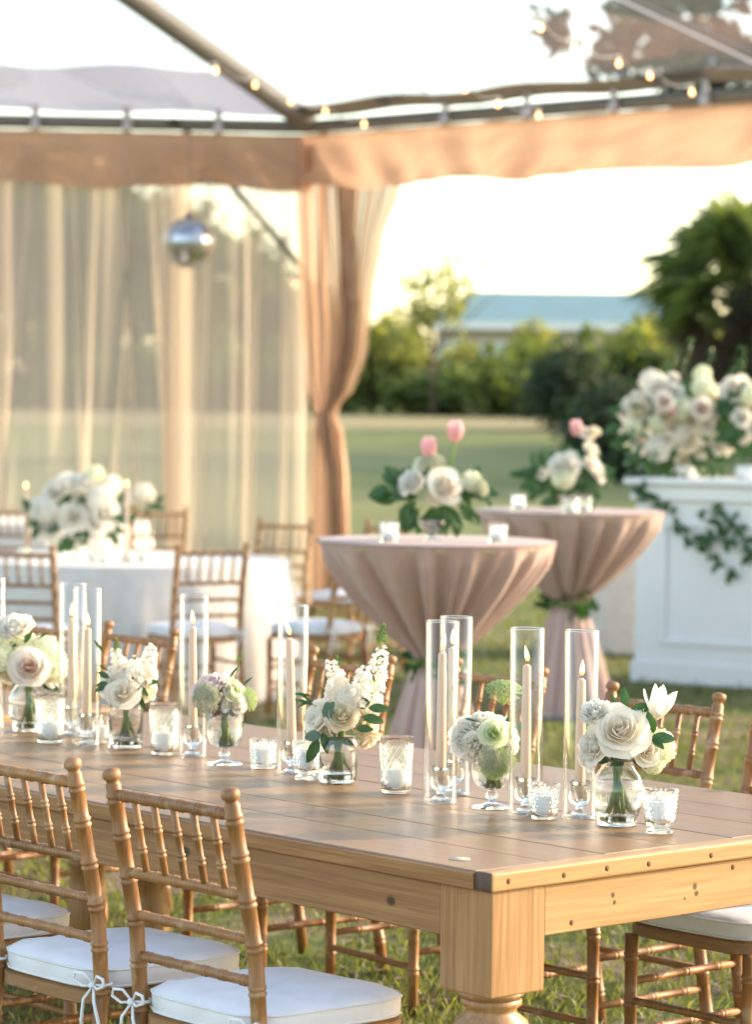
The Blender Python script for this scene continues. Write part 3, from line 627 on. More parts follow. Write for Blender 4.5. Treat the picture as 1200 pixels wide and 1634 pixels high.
def valance(base, u, length, label, seed):
    n = Vector((u.y, -u.x, 0)); n = n if n.y < 0 else -n
    mb = MB(); H = .43
    def fn(a, v):
        x = a * length; z = ZT + .02 - v * H
        f = (0.35 + .65 * v)
        # swag folds: creases fanning down from the clips
        ph = x * 1.45 + seed
        cr = math.sin(ph * 2 * PI / 1.0 + 1.6 * v * math.sin(ph * 2.3)) * .04 + math.sin(x * 13 + v * 7 * math.sin(x * 1.3 + seed)) * .022
        cr += .11 * noise.noise(Vector((x * 3.6 + seed + v * 2.0, v * 2.2, 1))) + .03 * math.sin(x * 6.3 + 3.2 * v + seed) * v
        off = .085 + cr * f + .03 * math.sin(PI * v)
        sag = v * (.016 * math.sin(x * 4.1 + seed) + .02 * noise.noise(Vector((x * 2, 7, seed))))
        return base + u * x + n * off + up * (z - sag)
    mb.grid(int(length * 40), 16, fn)
    o = MB(); o.v = [tuple(Vector(v) - base) for v in mb.v]; o.f = mb.f
    ob = o.build('valance', M['valance'], None, base); return tag(ob, label, 'valance', 'tan fabric valances along the tent eaves')
valance(K - uL * .04, uL, 4.6, 'tan cloth valance along the left eave above the sheer curtain', 1.0)
valance(K - uR * .04, uR, 6.4, 'tan cloth valance along the right eave above the open side', 4.0)

def curtain(x0, x1, label, seed, mat, name='curtain', lean=0.0, off=.02):
    """one gathered panel hanging from the left eave; x measured from the tent corner along the eave"""
    base = K + uL * x0; n = Vector((uL.y, -uL.x, 0)); n = n if n.y < 0 else -n
    L_ = x1 - x0; nf = L_ * 4.2; mb = MB(); rd = random.Random(seed); phs = [rd.uniform(0, 6.28) for _ in range(6)]
    cre = []; q = rd.uniform(0, .1)
    while q < L_: cre.append((q, rd.uniform(.010, .030), rd.uniform(.03, .09), rd.uniform(-.20, .20) * (.3 + lean), rd.uniform(-1, 1))); q += rd.uniform(.10, .30)
    def fn(a, v):
        z = (ZT - .05) * (1 - v) + .02 * v; x = a * L_; dx = 0
        d = .035 * math.sin(a * nf * .55 * 2 * PI + phs[0] + .8 * v) + .05 * v * noise.noise(Vector((a * 6, v * 1.5, seed)))
        for (c0, w, am, ln_, b_) in cre:
            cc = c0 + ln_ * v + .03 * b_ * math.sin(v * 3); t_ = (x - cc) / w
            if abs(t_) < 3: d += am * (.5 + .9 * v) * math.exp(-t_ * t_) * (1 if b_ > 0 else -1)
        return uL * (x + dx) + n * (off + d) + up * z
    mb.grid(int(L_ * 130), 26, fn)
    return tag(mb.build(name, mat, None, base), label, 'curtain', 'sheer curtains on the left side of the tent')
curtain(-.02, 1.05, 'sheer tan curtain panel hanging beside the tied back drape', 3, M['sheer'])
curtain(.98, 2.45, 'sheer tan curtain panel hanging at the left edge behind the white centrepiece', 8, M['sheer'], lean=1.0, off=.0)
curtain(.92, 1.16, 'gathered double edge of curtain where two sheer panels overlap under the mirror ball', 12, M['sheer'], lean=.2, off=-.06)
curtain(2.38, 4.2, 'sheer tan curtain panel running out of the picture on the left', 15, M['sheer'], lean=1.0, off=.02)

def tied_drape():
    """drape gathered to a waist: outline measured on the photograph at the tent corner"""
    t = thing('tied_curtain', (K.x, K.y - .12, 0), 'tan drape gathered and tied back at the tent corner post', 'curtain')
    def outline(rows, folds, depth, seed, mat, name, nv=60):
        zs = [(at_d(500, r[0], TD - .1).z, at_d(r[1], r[0], TD - .1).x, at_d(r[2], r[0], TD - .1).x) for r in rows]
        zs.sort()
        def edge(z):
            if z <= zs[0][0]: return zs[0][1:]
            for a, b in zip(zs, zs[1:]):
                if z <= b[0]:
                    f = (z - a[0]) / (b[0] - a[0]); f = f * f * (3 - 2 * f) * .5 + f * .5; return a[1] + (b[1] - a[1]) * f, a[2] + (b[2] - a[2]) * f
            return zs[-1][1:]
        z1 = ZT - .04; z0 = .02; mb = MB(); rd = random.Random(seed); p1, p2, p3 = [rd.uniform(0, 6) for _ in range(3)]
        def fn(a, v):
            z = z1 + (z0 - z1) * v; l, r = edge(z); w = r - l
            x = l + w * a; ph = a * folds * 2 * PI
            am = depth * min(1, w / .25)
            y = am * (math.sin(ph + p1 + 1.2 * math.sin(a * 6 + p2)) + .35 * math.sin(2.2 * ph + p3 + v * 3)) - .05 * math.sin(PI * a)
            return Vector((x - K.x, y, z))
        mb.grid(int(folds * 16), nv, fn); return mb.build(name, mat, t)
    outline([(300, 472, 566), (430, 476, 572), (520, 480, 578), (600, 488, 562), (650, 499, 542), (662, 501, 536), (690, 496, 548), (760, 494, 556), (860, 494, 558), (1000, 490, 568)], 5, .055, 3, M['sheer_thick'], 'drape')
    outline([(300, 535, 640), (380, 540, 612), (470, 540, 596), (560, 535, 586), (620, 525, 566), (650, 516, 540), (662, 510, 534), (690, 505, 545), (750, 520, 550), (850, 524, 556), (1000, 520, 566)], 4.5, .06, 5, M['sheer_swag'], 'sheer_swag')
    mb = MB(); z = at_d(520, 661, TD).z; xc = at_d(520, 661, TD).x - K.x
    mb.tube([(xc + .085 * math.cos(a), .01 + .07 * math.sin(a), z + .01 * math.sin(a)) for a in [i * PI / 8 for i in range(16)]], .014, 8, closed=True)
    mb.build('tie_band', M['valance'], t)
tied_drape()

# mirror ball
mbp = at_d(301, 388, 23.3); r = .20
t = thing('mirror_ball', mbp, 'silver mirror ball hanging close before the sheer curtain', 'mirror ball')
mb = MB(); mb.lathe([(max(1e-4, r * math.sin(PI * i / 12)), -r * math.cos(PI * i / 12)) for i in range(13)], 20, cap=False); mb.build('ball', M['mirror'], t, smooth=False)
mb = MB(); mb.lathe([(.03, r - .005), (.03, r + .03), (.012, r + .04)], 12); mb.build('cap', M['metal'], t)
mb = MB(); mb.tube([(0, 0, r + .03), (0, 0, ZT + .05 - mbp.z)], .004, 5); mb.build('cord', M['metal'], t)

# string lights
def string(pts, label):
    base = at_d(pts[0][0], pts[0][1], pts[0][2]); t = thing('string_light', base, label, 'string lights', 'warm string lights under the tent roof')
    W = [at_d(*p) - base for p in pts]
    mb = MB(); cab = []
    for a, b in zip(W, W[1:]):
        for k in range(6):
            f = k / 6; cab.append(a.lerp(b, f) - up * .05 * math.sin(PI * f) + up * .05)
    cab.append(W[-1] + up * .05); mb.tube(cab, .0035, 4); mb.build('cable', M['cable'], t)
    b_ = MB(); b_.lathe([(.001, -.018), (.009, -.014), (.014, -.004), (.013, .007), (.008, .018), (.006, .025)], 10); me = b_.mesh('bulb', M['bulb'])
    s_ = MB(); s_.lathe([(.009, .024), (.010, .05), (.006, .055)], 8); ms = s_.mesh('socket', M['cable'])
    for w in W:
        o = link_mesh('bulb', me, t, w); link_mesh('socket', ms, o)
string([(581, 199, 21.6), (519, 179, 21.2), (464, 162, 20.6), (407, 136, 19.9), (344, 113, 19.0), (275, 80, 18.0), (217, 44, 17.0), (160, 5, 16.2)], 'string of warm bulbs running up along the hip rafter')
string([(860, 185, 19.8), (795, 167, 19.3), (742, 143, 18.8), (675, 115, 18.2), (613, 85, 17.6), (553, 55, 17.0), (490, 20, 16.4)], 'string of bulbs across the middle of the clear roof')
string([(1105, 148, 18.6), (1038, 122, 18.0), (988, 102, 17.5), (917, 76, 17.0), (863, 45, 16.5), (796, 8, 16.0)], 'string of bulbs at upper right of the clear roof')

# ------------------------------------------------------------------ farm tables
A0 = on_z(785, 1394, .76); TH = R(-48.5)
ex = Vector((math.cos(TH), math.sin(TH), 0)); ey = Vector((-ex.y, ex.x, 0)); TL, TW = 2.76, 1.30
def farm_table(origin, label):
    t = thing('farm_table', (origin.x, origin.y, 0), label, 'dining table', 'wooden farm tables end to end', TH)
    # top boards
    widths = [.17, .135, .175, .15, .165, .14, .18]; tot = sum(widths); widths = [w * TW / tot for w in widths]
    y = 0.0
    for i, w in enumerate(widths):
        e = .012 if i in (0, 6) else .0022
        mb = MB(); dz = random.uniform(-.0005, .0005)
        mb.box((-TL, y + .0014, .722), (-.047, y + w - .0014, .76 + dz), .0022, seg=2)
        o = mb.build('plank', M['plank'], t); auto_smooth(o, 12); y += w
    for x0, x1 in ((-.046, 0.0),):
        mb = MB(); mb.box((x0, 0.0, .7215), (x1, TW, .7605), .006, seg=3); o = mb.build('end_board', M['apron_end'], t); auto_smooth(o, 12)
    mb = MB(); mb.box((-.0455, -.0015, .7225), (-.002, .006, .7590), .002); mb.build('end_grain', M['endgrain'], t)
    mb = MB(); mb.box((-TL, -.0055, .7228), (-.047, .0012, .7575), .004, seg=3); auto_smooth(mb.build('edge_strip', M['edgeb'], t), 12)
    # aprons
    for nm, lo, hi, m in (('side_apron', (-TL + .16, .012, .62), (-.155, .036, .7205), 'apron'), ('side_apron', (-TL + .16, TW - .036, .62), (-.155, TW - .012, .7205), 'apron'),
                          ('end_apron', (-.036, .155, .622), (-.012, TW - .155, .7205), 'apron_end'), ('end_apron', (-TL + .012, .155, .622), (-TL + .036, TW - .155, .7205), 'apron_end')):
        mb = MB(); mb.box(lo, hi, .002); auto_smooth(mb.build(nm, M[m], t), 12)
    # legs: square block, bead and turned baluster
    prof = [(.052, .505), (.060, .497), (.060, .488), (.050, .480), (.050, .472), (.072, .455), (.080, .425), (.078, .395), (.064, .36), (.052, .335), (.050, .32), (.060, .312), (.060, .30),
            (.050, .292), (.053, .24), (.060, .18), (.058, .12), (.046, .085), (.052, .075), (.052, .06), (.044, .05), (.050, .03), (.046, .0)]
    b = MB(); b.box((-.0725, -.0725, .515), (.0725, .0725, .7210), .004, seg=2); me_b = b.mesh('leg_block', M['leg'])
    me_b.set_sharp_from_angle(angle=R(12))
    q = MB(); q.box((-.0725, -.0725, .500), (.0725, .0725, .520), .003)
    l = MB(); l.lathe(prof, 32); 
    # lower corners of the block are lathe-rounded
    bm_v = [(.0725 * 1.35, .515), (.068, .500)]; 
    me_l = l.mesh('leg', M['leg'])
    for lx in (-.083, -TL + .083):
        for ly in (.083, TW - .083):
            o = link_mesh('leg', me_l, t, (lx, ly, 0)); link_mesh('leg_block', me_b, o)
            qq = MB(); qq.lathe([(.058, .500), (.0715, .5155)], 32); link_mesh('leg_collar', qq.mesh('leg_collar', M['leg']), o)
    pg = MB(); pg.lathe([(.0058, 0), (.0058, .0006), (.0001, .0007)], 12, Matrix.Rotation(PI / 2, 4, 'Y')); mp = pg.mesh('dowel_plug', M['plug'])
    for yy in (.045, .195, .315, .435, .62, .76, .92, 1.08, 1.22): link_mesh('dowel_plug', mp, t, (-.0003, yy, .741 + random.uniform(-.003, .003)))
    link_mesh('dowel_plug', mp, t, (-.0123, .70, .706)); link_mesh('dowel_plug', mp, t, (-.0123, .23, .64))
    f = MB(); f.lathe([(.021, 0), (.021, .0008), (.0001, .0012)], 20); f.build('filler_plug', M['palewood'], t, (-.17, .075, .7603))
    return t
farm_table(A0, 'long wooden farm table in front carrying the flowers and candles')
farm_table(A0 - ex * (TL + .13), 'second wooden farm table beyond the far end of the first')

# ------------------------------------------------------------------ chiavari chairs
def bamboo(pts, r, rings, seg=10, r_end=None, finial=False, tw=.0035, hh=.16):
    """turned rod with pairs of raised rings; rings = distances along the rod"""
    pts = [Vector(p) for p in pts]; ln = [0]
    for a, b in zip(pts, pts[1:]): ln.append(ln[-1] + (b - a).length)
    T = ln[-1]
    def at(s):
        for i in range(len(pts) - 1):
            if s <= ln[i + 1] + 1e-9: return pts[i].lerp(pts[i + 1], (s - ln[i]) / (ln[i + 1] - ln[i]))
        return pts[-1]
    S = {0: 1.0, T: 1.0}
    for x in ln[1:-1]: S[x] = 1.0
    for c in rings:
        for d, k in ((-3.2, 1), (-2.4, 1 + hh), (-1.2, 1 + hh), (-.4, 1.0), (.4, 1.0), (1.2, 1 + hh), (2.4, 1 + hh), (3.2, 1)):
            x = c + d * tw
            if 0 < x < T: S[x] = k
    ks = sorted(S); re = r_end or r
    P_ = [at(x) for x in ks]; Rr = [(r + (re - r) * x / T) * S[x] for x in ks]
    if finial:
        e = pts[-1]; d = (pts[-1] - pts[-2]).normalized()
        for dz, k in ((.004, .80), (.009, .80), (.013, 1.12), (.020, 1.20), (.027, 1.12), (.031, .85), (.033, .35)): P_.append(e + d * dz); Rr.append(re * k)
    mb = MB(); mb.tube(P_, Rr, seg); return mb
def make_chair(label, group, bow=0):
    t = thing('chiavari_chair', (0, 0, 0), label, 'chair', group)
    for s in (-1, 1):
        mb = bamboo([(s * .195, -.245, 0), (s * .19, -.195, .30), (s * .188, -.183, .43), (s * .188, -.196, .60), (s * .188, -.258, .892)], .0165,
                    [.10, .22, .33, .445, .535, .622, .71, .80, .875], 12, .0155, finial=True); mb.build('back_leg', M['chair'], t)
        mb = bamboo([(s * .185, .185, 0), (s * .185, .185, .405)], .0135, [.12, .24, .35], 12, .0165); mb.build('front_leg', M['chair'], t)
        for z in (.17, .29):
            mb = bamboo([(s * .190, -.205 - .02 * (z < .2), z), (s * .185, .185, z)], .0095, [.08, .195, .31], 8); mb.build('side_stretcher', M['chairx'], t)
    mb = bamboo([(-.185, .185, .245), (.185, .185, .245)], .0095, [.09, .185, .28], 8); mb.build('front_stretcher', M['chairx'], t)
    mb = bamboo([(-.185, .185, .13), (.185, .185, .13)], .0095, [.09, .185, .28], 8); mb.build('front_stretcher', M['chairx'], t)
    mb = bamboo([(-.19, -.21, .22), (.19, -.21, .22)], .0095, [.09, .19, .29], 8); mb.build('back_stretcher', M['chairx'], t)
    # rails: z, y from the recline of the posts
    def ry(z): return -.196 - (z - .60) * .062 / .292 if z > .6 else -.183 - (z - .43) * .013 / .17
    for nm, z, r in (('top_rail', .872, .0115), ('middle_rail', .715, .0105), ('lower_rail', .628, .0100), ('lower_rail', .545, .0100)):
        mb = bamboo([(-.186, ry(z), z), (.186, ry(z), z)], r, [.035, .10, .155, .215, .27, .335], 10, tw=.0030); mb.build(nm, M['chairx'], t)
    for k in range(5):
        x = -.124 + .062 * k; z0, z1 = .718, .868
        mid = (z0 + z1) / 2; mb = MB()
        mb = bamboo([(x, ry(z0), z0), (x, ry(mid), mid), (x, ry(z1), z1)], .0072, [.05, .10], 8, tw=.0026, hh=.28)
        mb.build('spindle', M['chair'], t)
    def outline(k, w=.2, d=.2, n=6.0):
        a = 2 * PI * k / 40; c, s_ = math.cos(a), math.sin(a)
        e = (abs(c) ** n + abs(s_) ** n) ** (-1 / n); x, y = e * c * w, e * s_ * d
        return x * (1 + .06 * (y / d)), y
    mb = MB(); vs = []; fs = []
    lv = [(.96, .402), (1, .406), (1, .430), (.97, .434)]
    for s_, z in lv: vs += [(outline(k, .197, .205)[0] * s_, outline(k, .197, .205)[1] * s_, z) for k in range(40)]
    for i in range(3): fs += [(i * 40 + k, i * 40 + (k + 1) % 40, (i + 1) * 40 + (k + 1) % 40, (i + 1) * 40 + k) for k in range(40)]
    fs += [tuple(range(40))[::-1], tuple(120 + k for k in range(40))]; mb.add(vs, fs); auto_smooth(mb.build('seat_frame', M['chairx'], t), 50)
    mb = MB(); lv = [(.95, .4345), (.985, .438), (1.0, .450), (1.002, .468), (.995, .4755), (.975, .4785), (.93, .4835), (.75, .4905), (.45, .4945), (.12, .4955)]
    vs = []; fs = []
    for s_, z in lv:
        for k in range(40):
            x, y = outline(k, .200, .205, 5.0); wob = noise.noise(Vector((x * 11, y * 11, z * 5))) * .005 + noise.noise(Vector((x * 45 * s_, y * 16, 3))) * .0022
            vs.append((x * s_, (y + .004) * s_ , z + (wob if z > .47 else 0)))
    n = len(lv)
    for i in range(n - 1): fs += [(i * 40 + k, i * 40 + (k + 1) % 40, (i + 1) * 40 + (k + 1) % 40, (i + 1) * 40 + k) for k in range(40)]
    fs += [tuple(range(40))[::-1], tuple((n - 1) * 40 + k for k in range(40))]; mb.add(vs, fs); cu = mb.build('cushion', M['cushion'], t)
    for z, s_ in ((.4755, 1.004), (.441, .998)):
        mb = MB(); mb.tube([(outline(k, .200, .205, 5.0)[0] * s_, (outline(k, .200, .205, 5.0)[1] + .004) * s_, z) for k in range(40)], .0028, 6, closed=True); mb.build('piping', M['cushion'], cu)
    for s in ((-1, 1) if bow else ()):
        mb = MB(); bx, by, bz = s * .188, -.183, .452
        mb.tube([(bx + .0195 * math.cos(a), by + .0195 * math.sin(a), bz) for a in [i * PI / 6 for i in range(12)]], .0035, 6, closed=True)
        yb = by - .022
        for q in (-1, 1):
            mb.tube([(bx, yb, bz), (bx + q * .022, yb - .008, bz + .022), (bx + q * .048, yb - .012, bz + .020), (bx + q * .052, yb - .012, bz + .006), (bx + q * .025, yb - .010, bz - .004), (bx, yb, bz)], [.0025, .003, .0034, .0034, .003, .0025], 6)
            mb.tube([(bx, yb, bz), (bx + q * .018, yb - .012, bz - .030), (bx + q * .030, yb - .008, bz - .075), (bx + q * .034, yb - .004, bz - .115)], [.0025, .0034, .0040, .0030], 6)
        mb.ico((bx, yb - .004, bz), .0085, 1); mb.build('tie_bow', M['ribbon'], t)
    return t
chair_src = make_chair('', None, 1)
kids(None)
used = [False]
def chair(p, face, label, group, lift=0):
    """p = floor point under the middle of the seat, face = heading"""
    if not used[0]: o = chair_src; used[0] = True
    else: o = copy_tree(chair_src)
    o.location = (p.x, p.y, lift); o.rotation_euler = (0, 0, math.atan2(face.y, face.x) - PI / 2)
    tag(o, label, 'chair', group); return o
G1 = 'chairs along the near side of the farm table'; G2 = 'chairs along the back side of the farm tables'
def near_chair(px, py, lab, extra=0):
    m = on_z(px, py, .925) - ex * (.188 + extra); chair(m + ey * .255, ey, lab, G1)
near_chair(372, 1256, 'golden chiavari chair in front, its whole back before the table, nearest the camera')
near_chair(120, 1208, 'golden chiavari chair at lower left, white bow at its right post')
near_chair(120, 1208, 'chair at the left edge showing only its white cushion behind the lower left chair back', .62)
def back_chair(px, py, lab, group=G2, left=False, turn=0):
    turn = turn or random.uniform(-4, 4)
    m = on_z(px, py, .925) + (ex if left else -ex) * .188
    f = Matrix.Rotation(R(turn), 3, 'Z') @ (-ey); chair(m + f * .255, f, lab, group)
back_chair(1145, 1105, 'chiavari chair behind the open white flower and the round bowl vase')
back_chair(868, 1064, 'chiavari chair behind the hurricane candle right of the lace flower goblet')
back_chair(625, 1045, 'chiavari chair behind the tall white stock bouquet in the tumbler vase')
back_chair(278, 1002, 'chiavari chair behind the left white stock bouquet, at the second farm table')
back_chair(130, 988, 'chiavari chair behind the left pair of hurricane candles, at the second farm table')
zp = A0 - ex * .60 + ey * 1.40; chair(Vector((zp.x, zp.y, 0)), -ey, 'chiavari chair at the right edge, its white cushion showing beneath the table end', G2)

# ------------------------------------------------------------------ round dining tables and cocktail tables
def drape(Rt, zt, z0, flare, nf, amp, seed):
    rd = random.Random(seed); ph = [rd.uniform(0, 6.28) for _ in range(5)]
    def fn(u, v):
        a = 2 * PI * u; z = zt - (zt - z0) * v
        k = v ** .7; r = Rt + flare * k + amp * k * (math.sin(nf * a + ph[0] + .8 * math.sin(3 * a + ph[1])) + .4 * math.sin(nf * 1.7 * a // 1 * 0 + 2 * nf * a + ph[2]))
        return (r * math.cos(a), r * math.sin(a), z - (.004 if v > 0 else 0))
    return fn
def round_table(c, label, clabel, Rt=.915, zt=.76, seed=1):
    t = thing('round_table', (c.x, c.y, 0), label, 'table', 'round dining tables')
    mb = MB(); mb.lathe([(Rt - .01, zt - .03), (Rt - .004, zt - .012), (Rt - .01, zt - .004)], 48); mb.build('table_top', M['palewood'], t)
    for k in range(4):
        a = k * PI / 2 + .5; mb = MB(); mb.tube([(.55 * math.cos(a), .55 * math.sin(a), 0), (.5 * math.cos(a), .5 * math.sin(a), zt - .03)], .014, 6); mb.build('leg', M['metal'], t)
    mb = MB(); mb.grid(160, 14, drape(Rt + .004, zt, .012, .07, 17, .030, seed), wrap=True)
    mb.lathe([(Rt + .004, zt), (Rt * .97, zt + .002), (.3, zt + .002), (.001, zt + .002)], 160, cap=False)
    tag(mb.build('tablecloth', M['linen'], None, (c.x, c.y, 0)), clabel, 'tablecloth', 'white round tablecloths'); return t
RT = Vector((at_d(203, 900, 17.0).x, 17.0, 0)); round_table(RT, 'round dining table at left under a white cloth', 'white cloth on the round table at left, patched with sunlight', seed=2)
RT2 = Vector((at_d(55, 830, 22.2).x, 22.2, 0)); round_table(RT2, 'farther round dining table close to the sheer curtain', 'white cloth on the farther round table by the curtain', .85, seed=5)
G3 = 'chairs around the round tables'
def rchair(px, y, face_deg, lab): p = at_d(px, 900, y); chair(Vector((p.x, y, 0)), Vector((math.cos(R(face_deg)), math.sin(R(face_deg)), 0)), lab, G3)
rchair(309, 15.72, 115, 'gold chiavari chair with sunlit edges in front of the round table, centre left')
rchair(52, 15.35, 78, 'gold chiavari chair at the left edge in front of the round table')
rchair(420, 18.75, -120, 'chiavari chair across the round table at left, alone against the sheer curtain')
rchair(508, 16.0, 150, 'gold chiavari chair turned sideways beside the left rim of the front cocktail table')
rchair(566, 18.6, -140, 'chiavari chair behind the left rim of the front cocktail table')
rchair(238, 21.0, 110, 'chiavari chair right of the white rose centrepiece at the farther round table')
rchair(15, 20.9, 80, 'chiavari chair left of the white rose centrepiece at the farther round table')

def cocktail(c, Rt, zt, label, clabel, seed, waist=.60):
    t = thing('cocktail_table', (c.x, c.y, 0), label, 'cocktail table', 'tall cocktail tables')
    mb = MB(); mb.lathe([(Rt - .02, zt - .03), (Rt - .008, zt - .015), (Rt - .02, zt - .004)], 48); mb.build('table_top', M['palewood'], t)
    mb = MB(); mb.lathe([(.26, 0), (.26, .015), (.05, .035), (.035, .05), (.035, zt - .03)], 20); mb.build('pedestal', M['metal'], t)
    rd = random.Random(seed); ph = [rd.uniform(0, 6.28) for _ in range(8)]
    keys = [(0, 1.0), (.06, .97), (.2, .88), (.4, .72), (.6, .53), (.78, .36), (.92, .21), (1.0, .155)]
    def rad(v):
        for (a, ra), (b, rb) in zip(keys, keys[1:]):
            if v <= b: f = (v - a) / (b - a); return ra + (rb - ra) * f
        return keys[-1][1]
    def fold(a, v, low):
        s = math.sin(15 * a + ph[0] + 1.1 * math.sin(2 * a + ph[1]) + .7 * math.sin(5 * a + ph[2]))
        s2 = math.sin(27 * a + ph[3] + 1.5 * math.sin(3 * a + ph[4]))
        s = math.copysign(abs(s) ** .7, s)
        s3 = math.sin(43 * a + ph[6] + 2 * math.sin(4 * a + ph[7]) + 2 * v)
        return (.55 * s + .35 * s2 + .16 * s3)
    def up_(u, v):
        a = 2 * PI * u + .16 * v * math.sin(7 * 2 * PI * u + ph[5]); z = zt - (zt - waist) * v
        r = Rt * rad(v); env = min(1, v * 6) * (.15 + .85 * math.sin(PI * min(1, v * .9 + .08)))
        r += env * .046 * fold(a, v, 0); return (r * math.cos(a), r * math.sin(a), z)
    def dn(u, v):
        a = 2 * PI * u; z = waist - (waist - .01) * v; r = Rt * .155 + (.10 + .0) * v ** .8 * 1.6 + .03 * (v ** .6) * fold(a, v, 1)
        return (max(.03, r) * math.cos(a), max(.03, r) * math.sin(a), z)
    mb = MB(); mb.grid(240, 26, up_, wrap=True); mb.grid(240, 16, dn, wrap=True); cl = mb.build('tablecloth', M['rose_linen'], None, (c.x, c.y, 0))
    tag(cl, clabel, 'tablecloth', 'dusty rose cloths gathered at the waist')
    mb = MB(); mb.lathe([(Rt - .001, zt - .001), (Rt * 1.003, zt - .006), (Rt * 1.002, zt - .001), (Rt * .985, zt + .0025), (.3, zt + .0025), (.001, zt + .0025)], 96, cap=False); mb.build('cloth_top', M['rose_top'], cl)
C1 = at_d(697, 860, 12.3); C1 = Vector((C1.x, 12.3, 0)); C1R = .491
C2 = at_d(910, 814, 16.0); C2 = Vector((C2.x, 16.0, 0)); C2R = .505
cocktail(C1, C1R, 1.095, 'tall cocktail table at centre, nearer of the two', 'dusty rose cloth gathered at the waist of the nearer cocktail table', 3)
cocktail(C2, C2R, 1.095, 'tall cocktail table at right, farther of the two', 'dusty rose cloth gathered at the waist of the farther cocktail table', 9)

# ------------------------------------------------------------------ bar
B0 = on_z(1012, 1088, 0); uB = Vector((.86, -.51, 0)).normalized(); nB = Vector((-uB.y, uB.x, 0)); HB = at_d(1012, 762, B0.y).z
bar = thing('bar_counter', (B0.x, B0.y, 0), 'white panelled bar counter under the large flower arrangement', 'bar', None, math.atan2(uB.y, uB.x))
def bpart(name, lo, hi, bev=.003, mat='bar'): mb = MB(); mb.box(lo, hi, bev, seg=2); return auto_smooth(mb.build(name, M[mat], bar), 12)
WB = 2.3
bpart('front_panel', (0, 0, .06), (WB, .04, HB - .10)); bpart('side_panel', (0, .041, .06), (.04, .62, HB - .10)); bpart('side_panel', (WB - .04, .041, .06), (WB, .62, HB - .10))
bpart('plinth', (.01, .012, 0), (WB - .01, .60, .059)); bpart('base_board', (-.018, -.020, .005), (WB + .018, -.001, .13)); bpart('cornice', (-.03, -.035, HB - .135), (WB + .03, -.001, HB - .04), .012)
bpart('counter_top', (-.06, -.07, HB - .038), (WB + .06, .66, HB), .008)
for a, b in ((.17, 1.06), (1.24, WB - .17)):
    for nm, lo, hi in (('molding', (a, -.016, .235), (b, -.001, .275)), ('molding', (a, -.016, HB - .29), (b, -.001, HB - .25)), ('molding', (a, -.0155, .2755), (a + .04, -.001, HB - .2905)), ('molding', (b - .04, -.0155, .2755), (b, -.001, HB - .2905))):
        bpart(nm, lo, hi, .006)
# draped service table behind the bar
S0 = on_z(948, 1050, 0); 
t = thing('service_table', (S0.x + .55, S0.y + .5, 0), 'service table draped in pale grey cloth left of and behind the bar', 'table')
def sq(u, v):
    a = 2 * PI * u; c, s = math.cos(a), math.sin(a); e = (abs(c) ** 8 + abs(s) ** 8) ** (-1 / 8)
    z = .95 * (1 - v) + .01 * v; k = 1 + .012 * v * math.sin(60 * a) + .03 * v
    return (e * c * .55 * k, e * s * .35 * k, z)
mb = MB(); mb.grid(160, 8, sq, wrap=True); mb.add([sq(i / 160, 0) for i in range(160)], [tuple(range(160))]); mb.build('cloth', M['linen'], t)
mb = MB(); mb.box((-.54, -.34, .90), (.54, .34, .944), .004); mb.build('table_top', M['palewood'], t)

